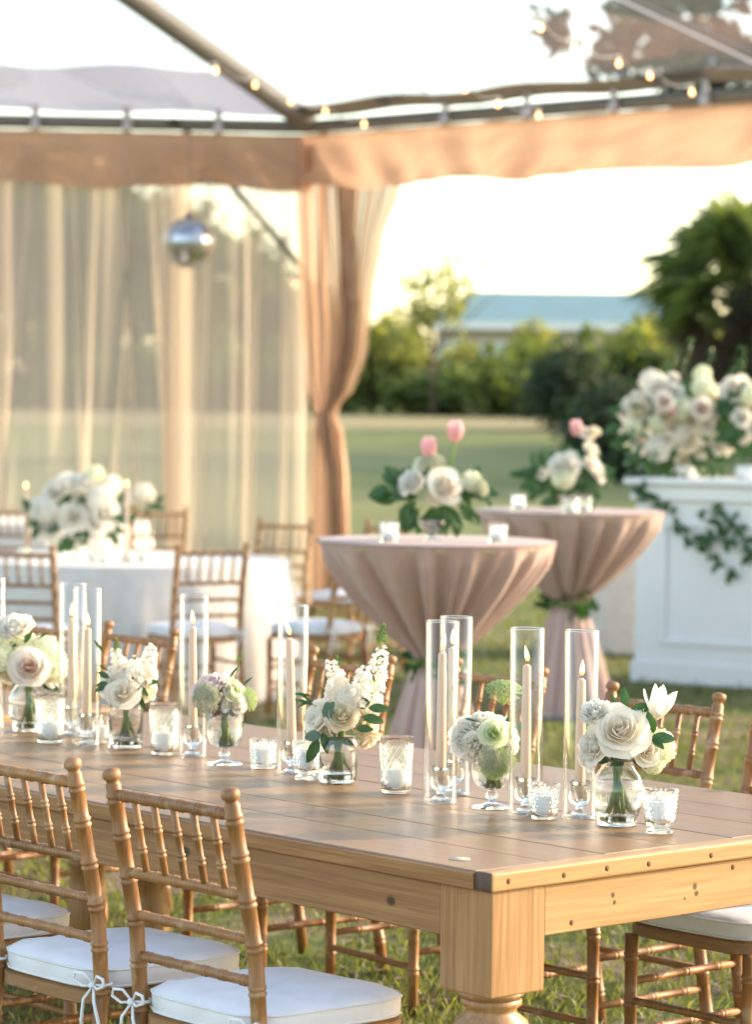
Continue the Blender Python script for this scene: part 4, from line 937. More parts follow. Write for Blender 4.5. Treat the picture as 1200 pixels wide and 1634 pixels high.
# ------------------------------------------------------------------ glassware and candles
TZ = .7612
def shell(outer, th=.0025, floor=.006):
    """closed glass wall: outer profile up, inner profile down"""
    inner = [(max(.0001, r - th), z) for r, z in outer if z > floor]
    inner = inner[::-1] + [(.0001, inner[0][1])]
    return [(.0001, outer[0][1])] + outer + inner
def hurricane(px, py, label, h=.405, r=.0375, holder=True, cdl=.335, lean=(0, 0), flame=True, fl=.036, fl_lean=(0.0, 0.0), lab2='', lab3=''):
    b = on_z(px, py, TZ)
    t = thing('hurricane_shade', b, label, 'hurricane glass', 'tall clear hurricane glasses on the farm table')
    mb = MB(); mb.lathe([(r, .001), (r, h), (r - .0006, h + .0012), (r - .0018, h + .0012), (r - .0024, h), (r - .0024, .001)], 64, cap=False)
    mb.lathe([(r - .0024, .001), (r, .001)], 64, cap=False); mb.build('glass_tube', M['hurricane'], t)
    mb = MB(); mb.tube([((r - .0012) * math.cos(a), (r - .0012) * math.sin(a), h + .0012) for a in [i * PI / 32 for i in range(64)]], .0013, 6, closed=True); mb.build('rim', M['thick'], t)
    hold = thing('candle_holder', b, lab2, 'candle holder', 'egg cup shaped glass candle holders')
    prof = [(.030, .0), (.031, .002), (.028, .006), (.014, .012), (.008, .017), (.0075, .020), (.012, .026), (.0215, .036), (.0235, .045), (.0215, .055), (.0185, .061), (.020, .069), (.0245, .079), (.0238, .080),
            (.018, .070), (.016, .061), (.0125, .056), (.0115, .040), (.0001, .039)]
    mb = MB(); mb.lathe([(.0001, 0)] + prof, 32, cap=False); mb.build('glass_cup', M['thick'], hold)
    cn = thing('taper_candle', b + Vector((0, 0, .041)), lab3, 'candle', 'greige taper candles'); cn.rotation_euler = (lean[1], lean[0], 0)
    mb = MB(); H = cdl - .041; mb.lathe([(.0001, 0), (.0112, 0), (.0116, .02), (.0108, H * .5), (.0092, H - .004), (.0086, H - .001), (.0064, H - .0005), (.0035, H + .003), (.0001, H + .0035)], 24, cap=False); mb.build('wax', M['taper'], cn)
    mb = MB(); mb.tube([(0, 0, H), (.0003, 0, H + .006), (.0012 + fl_lean[0] * .006, 0, H + .012)], .0008, 5); w = mb.build('wick', M['wick'], cn)
    fm = MB(); n = 14
    pts = [(fl_lean[0] * (i / n) ** 1.3 * fl * .5 + .0012, fl_lean[1] * (i / n) ** 1.3 * fl * .5, H + .008 + fl * i / n) for i in range(n + 1)]
    rr = [.0001 + .0052 * math.sin(PI * min(1, (i / n) ** .62)) ** .9 for i in range(n + 1)]
    fm.tube(pts, rr, 10); fm.build('flame', M['flame'], w)
hur = [
 (925, 1305, 'right most tall hurricane glass, just left of the round bowl vase', .335 - .035, (0, 0), 'egg cup glass holder in the rightmost hurricane', 'shortest taper candle in the rightmost hurricane, flame upright', (0.1, 0)),
 (838, 1299, 'tall hurricane glass right of the lace flower goblet', .325, (0, 0), 'egg cup glass holder behind the hobnail votive', 'taper candle right of the green lace flower, flame leaning left', (-.35, 0)),
 (703, 1280, 'tall hurricane glass in the middle, front one of the overlapping pair', .335, (0, 0), 'egg cup glass holder in the front glass of the middle pair', 'taper candle in the front glass of the middle pair', (.30, 0)),
 (725, 1267, 'tall hurricane glass in the middle, rear one of the overlapping pair', .335, (-.030, 0), 'egg cup glass holder in the rear glass of the middle pair', 'taper candle in the rear glass of the middle pair', (.1, 0)),
 (465, 1235, 'tall hurricane glass left of the stock and cream rose bouquet', .325, (-.028, 0), 'egg cup glass holder beside the footed votive', 'leaning taper candle whose curved flame reaches above the glass rim', (-.75, 0)),
 (307, 1207, 'tall hurricane glass left of the pale pink peony goblet', .325, (-.012, 0), 'egg cup glass holder left of the peony goblet', 'taper candle left of the pale pink peony', (-.15, 0)),
 (137, 1188, 'tall hurricane glass left of the left stock bouquet, shorter looking one of a pair', .300, (.004, 0), 'egg cup glass holder nearest the square based vase', 'taper candle just left of the left stock bouquet', (-.25, 0)),
 (114, 1174, 'tall hurricane glass right of the blush rose, rear one of the left pair', .310, (-.014, 0), 'egg cup glass holder behind the tall lattice votive at left', 'taper candle right of the blush rose, rear one of the left pair', (.1, 0)),
 (-15, 1160, 'tall hurricane glass cut by the left edge of the picture', .32, (0, 0), 'egg cup glass holder at the left edge', 'taper candle at the left edge of the picture', (0, 0)),
]
for px, py, l1, cd, ln, l2, l3, fl in hur: hurricane(px, py, l1, cdl=cd, lean=ln, lab2=l2, lab3=l3, fl_lean=fl, fl=.044 if px == 465 else .036)

def votive(kind, px, py, lg, lc, h=.128, r1=.038, r0=.032, ch=.045, cr=.023, base=None, z=TZ, scale=1.0, mat='glass', seg=160, foot=0.0, b=None):
    b = on_z(px, py, z) if b is None else b
    t = thing('votive_glass', b, lg, 'votive glass', 'cut glass votive holders')
    nz = 60; out = []
    z0 = foot
    for i in range(nz + 1):
        f = i / nz; rr = r0 + (r1 - r0) * f ** .9; out.append((rr, z0 + (h - z0) * f))
    if kind == 'lattice':
        def fn(r, zz, a):
            f = (zz - z0) / (h - z0)
            if f < .06 or f > .88 or r < .001: return r
            k = 8; a1 = (a * k / (2 * PI) * 2 + f * 5) % 1; a2 = (a * k / (2 * PI) * 2 - f * 5) % 1
            w = .16; l = max(max(0, 1 - min(a1, 1 - a1) / w), max(0, 1 - min(a2, 1 - a2) / w)); return r + .0026 * l
    elif kind == 'hobnail':
        def fn(r, zz, a):
            f = (zz - z0) / (h - z0)
            if f < .14 or r < .001: return r
            row = f * 9; off = .5 * (int(row) % 2); u = (a / (2 * PI) * 20 + off) % 1 - .5; v = row % 1 - .5
            d = math.sqrt(u * u + v * v); s = math.cos(a * 20) * .0014 * max(0, (f - .93) / .07)
            return r + .0032 * max(0, 1 - (d / .46) ** 2) + s
    else: fn = None
    nout = len(out)
    mb = MB(); inner = [(r1 - .0032 - (r1 - r0) * (1 - i / 6), h - (h - z0 - .008) * i / 6 if i else h) for i in range(7)]
    prof = [(.0001, z0 + (0.0))] if not foot else []
    if foot: prof = [(.0001, 0), (r0 * 1.05, 0), (r0 * 1.08, .004), (r0 * .9, .009), (r0 * .62, foot * .7), (r0 * .70, foot)]
    full = prof + out
    cut = len(full)
    vf = (lambda r, zz, a: fn(r, zz, a)) if fn else None
    mb.lathe(full, seg, fn=vf, cap=False); mb.lathe([out[-1]] + inner + [(.0001, inner[-1][1])], seg, cap=False)
    mb.build('glass_body', M['glass'], t)
    c = thing('votive_candle', b + Vector((0, 0, z0 + .0088)), lc, 'candle', 'white votive candles')
    mb = MB(); mb.lathe([(.0001, 0), (cr * .96, 0), (cr, .004), (cr * 1.02, ch - .004), (cr * .97, ch), (cr * .8, ch - .001), (.0001, ch - .003)], 32, cap=False); mb.build('wax', M['wax'], c)
    mb = MB(); mb.tube([(0, 0, ch - .004), (.0006, 0, ch + .006)], .0008, 5); w = mb.build('wick', M['wick'], c)
    fm = MB(); n = 10; fm.tube([(.0006, 0, ch + .003 + .017 * i / n) for i in range(n + 1)], [.0001 + .0036 * math.sin(PI * min(1, (i / n) ** .62)) ** .9 for i in range(n + 1)], 8); fm.build('flame', M['flame'], w)
votive('lattice', 632, 1264, 'tall lattice cut tumbler at the centre of the table', 'white votive candle inside the tall tumbler at the centre')
votive('lattice', 262, 1203, 'tall lattice cut tumbler right of the left stock bouquet', 'white votive candle inside the tall tumbler right of the left stock bouquet')
votive('lattice', 79, 1184, 'tall lattice cut tumbler before the blush rose bouquet', 'white votive candle inside the tall tumbler before the blush rose bouquet')
votive('hobnail', 420, 1225, 'low straight votive glass between the peony goblet and the hurricane', 'white candle in the low straight votive by the peony goblet', h=.071, r1=.0325, r0=.029, ch=.042, cr=.022)
votive('hobnail', 490, 1243, 'footed votive glass left of the tumbler vase with cream roses', 'white candle in the footed votive left of the cream roses', h=.090, r1=.035, r0=.028, ch=.046, cr=.022, foot=.016)
votive('hobnail', 868, 1306, 'small hobnail votive glass before the two right hurricanes', 'white candle in the hobnail votive before the right hurricanes', h=.076, r1=.0335, r0=.0255, ch=.044, cr=.021)
votive('hobnail', 1053, 1329, 'footed hobnail votive glass, last thing at the right of the table', 'white candle in the footed hobnail votive at far right', h=.092, r1=.0375, r0=.027, ch=.046, cr=.021, foot=.016)
votive('plain', 160, 1184, 'low votive glass half hidden behind the left stock bouquet vase', 'white candle half hidden behind the left stock bouquet vase', h=.075, r1=.032, r0=.028, ch=.035, cr=.022)

def vase(kind, px, py, label, water_z):
    b = on_z(px, py, TZ); t = thing('vase', b, label, 'vase', 'clear glass flower vases'); th = .0028; seg = 64; fn = None
    if kind == 'bowl': o = [(.040, 0), (.042, .003), (.041, .008), (.046, .022), (.053, .045), (.0565, .070), (.055, .088), (.048, .106), (.037, .120), (.0335, .128), (.036, .136), (.0415, .143)]
    elif kind == 'tumbler': o = [(.040, 0), (.043, .004), (.0455, .02), (.0460, .075), (.0450, .090), (.0410, .099), (.0405, .106), (.0425, .110)]
    elif kind == 'square':
        o = [(.041, 0), (.044, .004), (.0445, .02), (.0440, .10), (.0445, .120)]
        def fn(r, z, a): k = (abs(math.cos(a)) ** 5 + abs(math.sin(a)) ** 5) ** (-1 / 5); f = min(1, max(0, (.05 - z) / .05)); return r * (1 + (k - 1) * (.35 + .5 * f)) if r > .01 else r
    elif kind == 'goblet':
        o = [(.034, .049), (.041, .060), (.0445, .078), (.0455, .10), (.0465, .140)]
        def fn(r, z, a): return r + (.0007 * math.cos(a * 22) if (r > .02 and .055 < z < .12) else 0)
    if kind == 'goblet':
        pr = [(.0001, 0), (.046, 0), (.0465, .0015), (.043, .003), (.025, .0065), (.010, .011), (.0065, .015), (.007, .018), (.0125, .022), (.0135, .027), (.0115, .032), (.0065, .036), (.010, .040), (.022, .0435)] + o
        inn = [(.0435, .140), (.0425, .10), (.0415, .078), (.037, .062), (.026, .051), (.012, .046), (.0001, .045)]
        mb = MB(); mb.lathe(pr + inn, seg, fn=fn, cap=False); fl = .047
        def inner_r(z): return .026 + (.0415 - .026) * min(1, ((z - .045) / .033)) ** .6 if z < .078 else .0418
    else:
        mb = MB(); mb.lathe(shell(o, th, .009), seg, fn=fn, cap=False); fl = .0095
        def inner_r(z):
            for (r1, z1), (r2, z2) in zip(o, o[1:]):
                if z <= z2: return r1 + (r2 - r1) * (z - z1) / (z2 - z1) - th - .0006
            return o[-1][0] - th
    mb.build('glass_body', M['glass'], t)
    n = 8; zz = [fl + .001 + (water_z - fl - .001) * i / n for i in range(n + 1)]
    wp = [(.0001, zz[0])] + [((inner_r(z)) * (1.0), z) for z in zz] + [(.0001, zz[-1])]
    mb = MB(); mb.lathe(wp, 48, fn=(fn if kind == 'square' else None), cap=False); mb.build('water', M['water'], t)
    return b

# ------------------------------------------------------------------ blooms (all built 45 mm in radius, then scaled)
def petal(mb, r0, r1, h, th, hw, curl=0.0, ruf=0.0, z0=0.0, nu=6, nv=6, tipdrop=.28, seed=0, twist=.06):
    def fn(a, b):
        u = 2 * a - 1; v = b
        rad = r0 + (r1 - r0) * math.sin(min(1, v * 1.15) * PI / 2) ** .9
        w = hw * (math.sin(PI * (.12 + .48 * v)) ** .8)
        z = z0 + h * v - tipdrop * h * (abs(u) ** 2.4) * v * v * 1.5
        if v > .6:
            k = (v - .6) / .4; rad += curl * r1 * k * k * (1 - .55 * u * u); z -= curl * h * .35 * k * k
        rad *= 1 + twist * u
        if ruf:
            nz = noise.noise(Vector((u * 2.2 + seed * 7.1, v * 2.0, seed * 3.3))); rad += ruf * nz * v; z += ruf * .8 * noise.noise(Vector((u * 3 + seed, 4, seed * 2.1))) * v
        an = th + u * w; return (rad * math.cos(an), rad * math.sin(an), z)
    mb.grid(nu, nv, fn)
def rose(seed, open_=1.0, ruf=.002):
    rd = random.Random(seed); mb = MB(); th = 0
    for r1, h, hw, n, curl in ((.0060, .0445, 1.9, 2, 0), (.0110, .0455, 1.5, 2, 0), (.0165, .0445, 1.35, 3, .03), (.0235, .0425, 1.2, 3, .08), (.0300, .0390, 1.1, 4, .16 * open_), (.0360, .0335, 1.05, 4, .26 * open_), (.0400, .0265, 1.0, 5, .34 * open_)):
        for k in range(n):
            th += 2 * PI / n + rd.uniform(-.15, .15)
            petal(mb, .002, r1 * rd.uniform(.90, 1.08), h * rd.uniform(.93, 1.05), th + rd.uniform(-.25, .25), hw * rd.uniform(.85, 1.1), curl * rd.uniform(.3, 1.6), ruf * 2.0, -.020, 8, 8, seed=rd.uniform(0, 50), tipdrop=rd.uniform(.18, .36))
        th += .6
    mb.lathe([(.0001, -.030), (.006, -.028), (.009, -.022), (.006, -.016)], 8); return mb
def peony(seed, full=1.0, ruf=.010):
    rd = random.Random(seed); mb = MB()
    for k in range(46):
        f = k / 45; r1 = .006 + .037 * f ** .8; h = .044 - .022 * f ** 1.6
        petal(mb, .003, r1, h * rd.uniform(.85, 1.1), k * 2.4 + rd.uniform(-.3, .3), rd.uniform(.45, .8) + (.3 if f < .3 else 0), .25 * f, ruf, -.020, 6, 6, seed=rd.uniform(0, 90))
    return mb
def tulip_closed(seed):
    rd = random.Random(seed); mb = MB()
    for k in range(6):
        r = .026 if k < 3 else .029
        def fn(a, b, th=k * 2 * PI / 3 + (PI / 3 if k > 2 else 0), r=r):
            u = 2 * a - 1; rad = r * math.sin(PI * (.08 + .72 * b)) ** .8 + .001; w = .95 * math.sin(PI * (.12 + .83 * b)) ** .8
            return (rad * math.cos(th + u * w), rad * math.sin(th + u * w), -.035 + .078 * b)
        mb.grid(6, 8, fn)
    return mb
def pointed_petal():
    mb = MB()
    def fn(a, b):
        u = 2 * a - 1; w = .0185 * math.sin(PI * min(1, .06 + .94 * b ** .8)) ** .75 + .0005 * (1 - b)
        x = u * w; out = .004 + .030 * math.sin(b * 1.35); z = .072 * b - .004 * b * b
        return (x, out - .010 * (u * u) * (1 - .6 * b) * 1.0, z)
    mb.grid(8, 12, fn); return mb
def floret(mb, c, n, s, rd, k=4, cup=.3, petal_w=.5):
    n = n.normalized(); a = n.orthogonal().normalized(); a = Matrix.Rotation(rd.uniform(0, 6.28), 3, n) @ a; b = n.cross(a)
    vs = []; fs = []
    for i in range(k):
        t = 2 * PI * i / k + rd.uniform(-.1, .1); d = a * math.cos(t) + b * math.sin(t); e = n.cross(d)
        m = len(vs); w = s * petal_w
        vs += [c, c + d * s * .55 + e * w + n * s * cup * .5, c + d * s * 1.05 + e * w * .5 + n * s * cup * rd.uniform(.3, 1.2), c + d * s * 1.05 - e * w * .5 + n * s * cup * rd.uniform(.3, 1.2), c + d * s * .55 - e * w + n * s * cup * .5]
        fs.append((m, m + 1, m + 2, m + 3, m + 4))
    mb.add(vs, fs)
def hydrangea(seed, n=150):
    rd = random.Random(seed); mb = MB()
    for i in range(n):
        z = 1 - 1.65 * (i + .5) / n; r = math.sqrt(max(0, 1 - z * z)); t = i * 2.39996
        d = Vector((r * math.cos(t), r * math.sin(t), z)) ; R_ = .040 * rd.uniform(.86, 1.06)
        floret(mb, d * R_, d + Vector([rd.uniform(-.4, .4) for _ in range(3)]), .0082 * rd.uniform(.8, 1.15), rd, 4, .25)
    return mb
def stock(seed):
    """flower spike 0.13 m tall, base at z=0"""
    rd = random.Random(seed); mb = MB()
    for i in range(40):
        f = i / 39; z = .005 + .105 * f; r = (.026 - .014 * f) * rd.uniform(.7, 1.1); t = i * 2.39996
        d = Vector((math.cos(t), math.sin(t), .35 + .4 * f)); c = Vector((r * d.x, r * d.y, z)); s = .0125 * (1 - .45 * f) * rd.uniform(.8, 1.2)
        for q in range(2): floret(mb, c + d.normalized() * q * .003, d + Vector([rd.uniform(-.5, .5) for _ in range(3)]), s * (1 - .25 * q), rd, 5, .5, .42)
    return mb
def stock_buds(seed):
    rd = random.Random(seed); mb = MB(); mb.tube([(0, 0, -.01), (0, 0, .06), (.002, 0, .128)], [.0028, .0022, .0012], 6)
    for i in range(22):
        f = i / 21; z = .095 + .040 * f; t = i * 2.4; r = .0095 * (1 - .75 * f); mb.ico((r * math.cos(t), r * math.sin(t), z), .0036 * (1 - .4 * f), 1, (1, 1, 1.4))
    return mb
def lace(seed, R_=.045, dome=.55, n=56):
    rd = random.Random(seed); mb = MB()
    for i in range(n):
        r = math.sqrt((i + .5) / n); t = i * 2.39996; x, y = R_ * r * math.cos(t), R_ * r * math.sin(t); z = R_ * dome * math.sqrt(max(0, 1 - r * r * .96)) 
        mb.tube([(0, 0, -.030), (x * .6, y * .6, z * .45 - .008), (x, y, z - .003)], .0005, 3)
        for k in range(30):
            rr = .0072 * math.sqrt((k + .5) / 30); tt = k * 2.4; c = Vector((x + rr * math.cos(tt), y + rr * math.sin(tt), z + rd.uniform(-.0015, .0015) + .0016 * (1 - k / 30)))
            s = rd.uniform(.0012, .0021); mb.add([c + Vector((s, 0, 0)), c + Vector((-s * .6, s, 0)), c + Vector((-s * .6, -s, 0)), c + Vector((0, 0, s * 1.3))], [(0, 1, 3), (1, 2, 3), (2, 0, 3), (0, 2, 1)])
    return mb
def leaf_mesh(l=.06, w=.026, bend=.35, fold=.25, tipw=1.0):
    mb = MB()
    def fn(a, b):
        u = 2 * a - 1; ww = w / 2 * math.sin(PI * b ** .85) ** .8 * tipw if 0 < b < 1 else 0
        return (u * ww, l * b * math.cos(bend * b), -l * bend * b * b * .7 + abs(u) * ww * fold)
    mb.grid(4, 10, fn); mb.tube([(0, -.012, 0), (0, .004, 0)], .0007, 4); return mb
B = {}
def reg(k, mb, mat): B[k] = [mb.mesh(k, M[mat] if isinstance(mat, str) else mat)]
for i in range(3): B.setdefault('rose_ivory', []).append(rose(10 + i).mesh('rose', M['ivory']))
for i in range(2): B.setdefault('rose_cream', []).append(rose(20 + i, .7).mesh('rose', M['cream']))
B['rose_blush'] = [rose(31, 1.1, .0015).mesh('rose', M['blush'])]
B['rose_white'] = [rose(41, .8).mesh('rose', M['white']), rose(42, 1.2, .004).mesh('rose', M['white'])]
B['rose_green'] = [rose(51, .9).mesh('rose', M['greenish'])]
B['peony_white'] = [peony(61).mesh('peony', M['white']), peony(62).mesh('peony', M['white'])]
B['peony_pink'] = [peony(71, ruf=.012).mesh('peony', M['palepink'])]
B['tulip_pink'] = [tulip_closed(1).mesh('tulip', M['pink'])]
B['tulip_white'] = [tulip_closed(2).mesh('tulip', M['white'])]
B['hydrangea'] = [hydrangea(81).mesh('hydrangea', M['hyd']), hydrangea(82).mesh('hydrangea', M['hyd'])]
B['hydrangea_white'] = [hydrangea(83).mesh('hydrangea', M['white'])]
B['stock'] = [stock(91).mesh('stock_flower', M['white']), stock(92).mesh('stock_flower', M['white'])]
B['buds'] = [stock_buds(95).mesh('flower_buds', M['bud'])]
B['lace'] = [lace(96, .045, .62).mesh('lace_flower', M['lace'])]
B['lace_pale'] = [lace(97, .045, .75).mesh('lace_flower', M['lacew'])]
B['petal_open'] = [pointed_petal().mesh('petal', M['white'])]
B['leaf'] = [leaf_mesh().mesh('leaf', M['leaf']), leaf_mesh(.05, .022, .5, .35).mesh('leaf', M['leaf'])]
B['leafgrey'] = [leaf_mesh(.05, .032, .2, .12).mesh('leaf', M['leafgrey'])]
B['leafthin'] = [leaf_mesh(.055, .009, .5, .3).mesh('leaf', M['leaf'])]
HEADNAME = {'rose': 'rose', 'peony': 'peony', 'tulip': 'tulip', 'hydrangea': 'hydrangea', 'stock': 'stock_flower', 'buds': 'flower_buds', 'lace': 'lace_flower', 'leaf': 'leaf', 'leafgrey': 'leaf', 'leafthin': 'leaf'}
LABELS = {'rose_blush': 'big blush hearted rose', 'rose_green': 'pale green rose', 'peony_pink': 'pale pink peony', 'lace': 'green lace flower', 'tulip_pink': 'pink tulip'}
def qz(d, spin=0.0):
    q = Vector(d).normalized().to_track_quat('Z', 'Y'); return q @ Euler((0, 0, spin)).to_quaternion()
def bouquet(base, label, heads, leaves, stems=None, group='white bouquets in clear vases', cat='bouquet', name='bouquet', neck=.12, centre=None):
    """heads: (kind, px, py, depth offset m, diameter px[, axis]) read off the photograph, each set at its own distance"""
    t = thing(name, base, label, cat, group); rd = random.Random(int(abs(base.x * 1000)) + 3); S = F_PX / base.y
    cen = at_d(centre[0], centre[1], base.y) if centre else base + Vector((0, 0, neck + .02))
    for i, h in enumerate(heads):
        kind, px, py, dd, dia = h[:5]; p = at_d(px, py, base.y + dd); sc_ = dia / S / .09
        ax = Vector(h[5]) if len(h) > 5 else ((p - cen).normalized() * .8 + Vector((0, -.75, .25)))
        ms = B[kind]; me = ms[i % len(ms)]
        if kind == 'open':
            continue
        o = link_mesh(HEADNAME[kind.split('_')[0]], me, t, p - base, qz(ax, rd.uniform(0, 6)), sc_)
        if kind in LABELS: o['label'] = LABELS[kind]
        if kind == 'lace_pale': o['label'] = 'pale lace flower'
    for (kind, px, py, dd, ln, ang, tilt) in leaves:
        p = at_d(px, py, base.y + dd); a = R(ang)
        d = Vector((math.cos(a), -math.sin(R(tilt)) * .6, math.sin(a)));  nrm = Vector((math.sin(a) * -.2, -1, .35))
        y_ = d.normalized(); z_ = (nrm - y_ * nrm.dot(y_)).normalized(); x_ = y_.cross(z_)
        rot = Matrix((x_, y_, z_)).transposed().to_quaternion(); ms = B[kind]
        link_mesh('leaf', ms[int(px) % len(ms)], t, p - base, rot, ln / S / .06)
    if stems:
        mb_n, zb, rb, rn = stems
        for k in range(mb_n):
            a = k * 2.4 + .3; rr = rb * (.25 + .75 * ((k % 3) / 2)); n = Vector((rn * .7 * math.cos(a + 2.6), rn * .7 * math.sin(a + 2.6), neck))
            b0 = Vector((rr * math.cos(a), rr * math.sin(a), zb)); tp = n + Vector((n.x * .8, n.y * .8 - .004, .05)); m_ = MB(); r_ = rd.uniform(.0022, .0042)
            m_.tube([b0, (b0 + n) / 2 + Vector((0, 0, .002)), n, tp], [r_, r_ * 1.02, r_ * .95, r_ * .8], 7); m_.build('stem', M['stem'], t)
    return t
def open_bloom(t, base, px, py, dia, ax, label, n=6, lens=None):
    """wide open pointed bloom, each petal a piece"""
    p = at_d(px, py, base.y); S = F_PX / base.y; s = dia / S / .09
    st = MB(); st.lathe([(.0001, -.006), (.006, -.002), (.007, .010), (.003, .020), (.0001, .022)], 10); hd = st.build('open_flower', M['heart'], t, p - base, qz(ax), s); hd['label'] = label
    for k in range(n):
        tilt = .15 if k % 2 else -.12
        link_mesh('petal', B['petal_open'][0], hd, (0, 0, 0), Euler((-tilt, 0, 2 * PI * k / n + .2), 'XYZ'), 1.0)

# bouquet 6, round bowl vase at right
b = vase('bowl', 985, 1316, 'round bowl vase with narrow neck at the right of the table', .092)
t = bouquet(b, 'white bouquet of large rose, open flower and hydrangea in the round bowl vase', [
 ('rose_ivory', 990, 1165, -.045, 80, (-.05, -.8, .45)), ('peony_white', 949, 1135, -.01, 50, (-.3, -.5, .8)), ('peony_white', 946, 1190, -.02, 56, (-.8, -.6, .1)), ('rose_white', 936, 1208, .01, 42, (-.9, -.4, -.2)),
 ('hydrangea', 1018, 1150, .01, 46), ('hydrangea', 1050, 1192, .0, 62, (.7, -.5, .1)), ('hydrangea', 1042, 1215, -.01, 44, (.6, -.6, -.3)), ('rose_ivory', 1034, 1199, -.04, 44, (.3, -.9, .15)),
 ('hydrangea', 975, 1150, .03, 60), ('rose_white', 1010, 1190, .02, 60), ('hydrangea', 960, 1170, .03, 50)],
 [('leaf', 1000, 1128, 0, 34, 100, 10), ('leaf', 1006, 1134, 0, 40, 15, 10), ('leaf', 1044, 1170, -.04, 38, 108, 20), ('leaf', 1040, 1176, -.045, 42, -2, 10), ('leaf', 1040, 1178, -.045, 28, -35, 30), ('leafthin', 988, 1130, 0, 34, 120, 0),
  ('leaf', 1000, 1212, -.02, 30, -160, 20), ('leaf', 1010, 1212, -.02, 34, -20, 30), ('leaf', 975, 1212, -.02, 32, 185, 20), ('leafthin', 984, 1206, -.05, 26, -95, 10), ('leaf', 970, 1128, .01, 30, 160, 0)],
 (9, .013, .030, .016), neck=.128)
open_bloom(t, b, 1045, 1146, 78, (.22, -.30, .9), 'open white flower with pointed petals', 7)
# bouquet 5, footed goblet with lace flowers
b = vase('goblet', 785, 1288, 'footed glass goblet vase between the hurricanes', .115)
bouquet(b, 'white and pale green bouquet with green lace flowers in the footed goblet', [
 ('peony_white', 742, 1178, -.01, 62, (-.6, -.6, .2)), ('peony_white', 770, 1150, .0, 50, (-.1, -.4, .9)), ('peony_white', 795, 1158, .02, 54, (.2, -.4, .8)), ('peony_white', 812, 1182, 0, 50, (.6, -.5, .1)), ('rose_green', 789, 1170, -.045, 44, (0, -.9, .35)),
 ('rose_white', 762, 1192, -.03, 46, (-.3, -.8, -.2)), ('lace', 804, 1108, .0, 60, (.05, -.35, 1)), ('lace_pale', 783, 1210, -.058, 40, (-.2, -.8, .1)), ('lace', 800, 1214, -.052, 44, (.2, -.8, -.05)), ('lace', 788, 1224, -.055, 40, (0, -.8, -.3)),
 ('peony_white', 752, 1195, .01, 40, (-.8, -.3, -.4))],
 [('leafthin', 762, 1152, -.03, 26, 160, 10), ('leafthin', 766, 1158, -.03, 22, -60, 10), ('leafthin', 790, 1152, -.02, 28, 185, 10), ('leaf', 806, 1150, .0, 24, 20, 0), ('leafgrey', 820, 1160, .01, 24, 10, 0)],
 (14, .050, .016, .017), neck=.125)
# bouquet 4, tumbler vase with stock and cream roses
b = vase('tumbler', 539, 1248, 'clear tumbler vase at centre left holding cream roses and stock', .072)
bouquet(b, 'bouquet of white stock, cream roses and green leaves in the tumbler vase', [
 ('stock', 593, 1104, .0, 62, (.22, -.35, 1)), ('stock', 548, 1118, .01, 58, (-.35, -.4, 1)), ('stock', 572, 1126, -.02, 62, (.1, -.6, .9)), ('hydrangea_white', 540, 1105, .02, 48), ('buds', 596, 1092, .0, 68, (.16, -.2, 1)), ('buds', 536, 1112, .0, 46, (.02, -.2, 1)),
 ('hydrangea_white', 588, 1122, 0, 52), ('rose_cream', 546, 1143, -.045, 56, (-.05, -.85, .5)), ('rose_cream', 583, 1158, -.02, 48, (.5, -.75, .1)), ('rose_cream', 588, 1180, -.02, 40, (.5, -.5, -.8)), ('rose_white', 506, 1142, -.01, 54, (-.8, -.5, .4)), ('rose_white', 515, 1165, .0, 42, (-.7, -.5, -.3)), ('hydrangea_white', 560, 1115, -.02, 48)],
 [('leafgrey', 526, 1150, -.05, 38, 100, 10), ('leafgrey', 512, 1172, -.04, 34, 190, 10), ('leafgrey', 520, 1140, -.05, 30, 60, 10), ('leaf', 576, 1132, -.04, 34, 60, 10), ('leaf', 588, 1130, -.04, 36, 2, 10), ('leaf', 578, 1144, -.05, 38, -10, 10), ('leaf', 568, 1162, -.05, 30, 0, 20), ('leaf', 508, 1180, -.03, 44, -115, 20), ('leaf', 514, 1170, -.03, 36, -70, 20),
  ('leaf', 540, 1178, -.03, 30, -160, 20), ('leaf', 540, 1178, -.03, 28, -20, 20), ('leafthin', 500, 1125, 0, 40, 160, 0), ('leafthin', 496, 1110, 0, 36, 170, 0), ('leafthin', 498, 1118, 0, 34, 200, 0), ('leafthin', 496, 1120, 0, 30, 140, 0)],
 (10, .012, .026, .016), neck=.105)
# bouquet 3, goblet with pale pink peony
b = vase('goblet', 358, 1219, 'footed glass goblet vase with the pale pink peony', .105)
bouquet(b, 'small bouquet with a pale pink peony and lace flower in the footed goblet', [
 ('peony_pink', 340, 1094, -.005, 66, (-.2, -.4, .9)), ('peony_pink', 352, 1088, .01, 50, (.1, -.3, .9)), ('lace_pale', 332, 1114, -.035, 48, (-.4, -.9, .2)), ('rose_green', 372, 1102, -.02, 40, (.4, -.6, .5)), ('rose_white', 374, 1126, -.03, 36, (.3, -.9, -.1)), ('rose_white', 352, 1134, -.02, 40, (-.1, -.8, -.4)),
 ('lace', 394, 1116, .01, 38, (.8, -.4, .2)), ('peony_white', 362, 1112, .0, 50), ('buds', 374, 1088, .0, 36, (.2, -.3, 1))],
 [('leafthin', 366, 1082, 0, 28, 60, 10), ('leaf', 352, 1120, -.03, 22, -110, 10), ('leafthin', 388, 1094, 0, 24, 50, 10)],
 (12, .052, .016, .016), neck=.118)
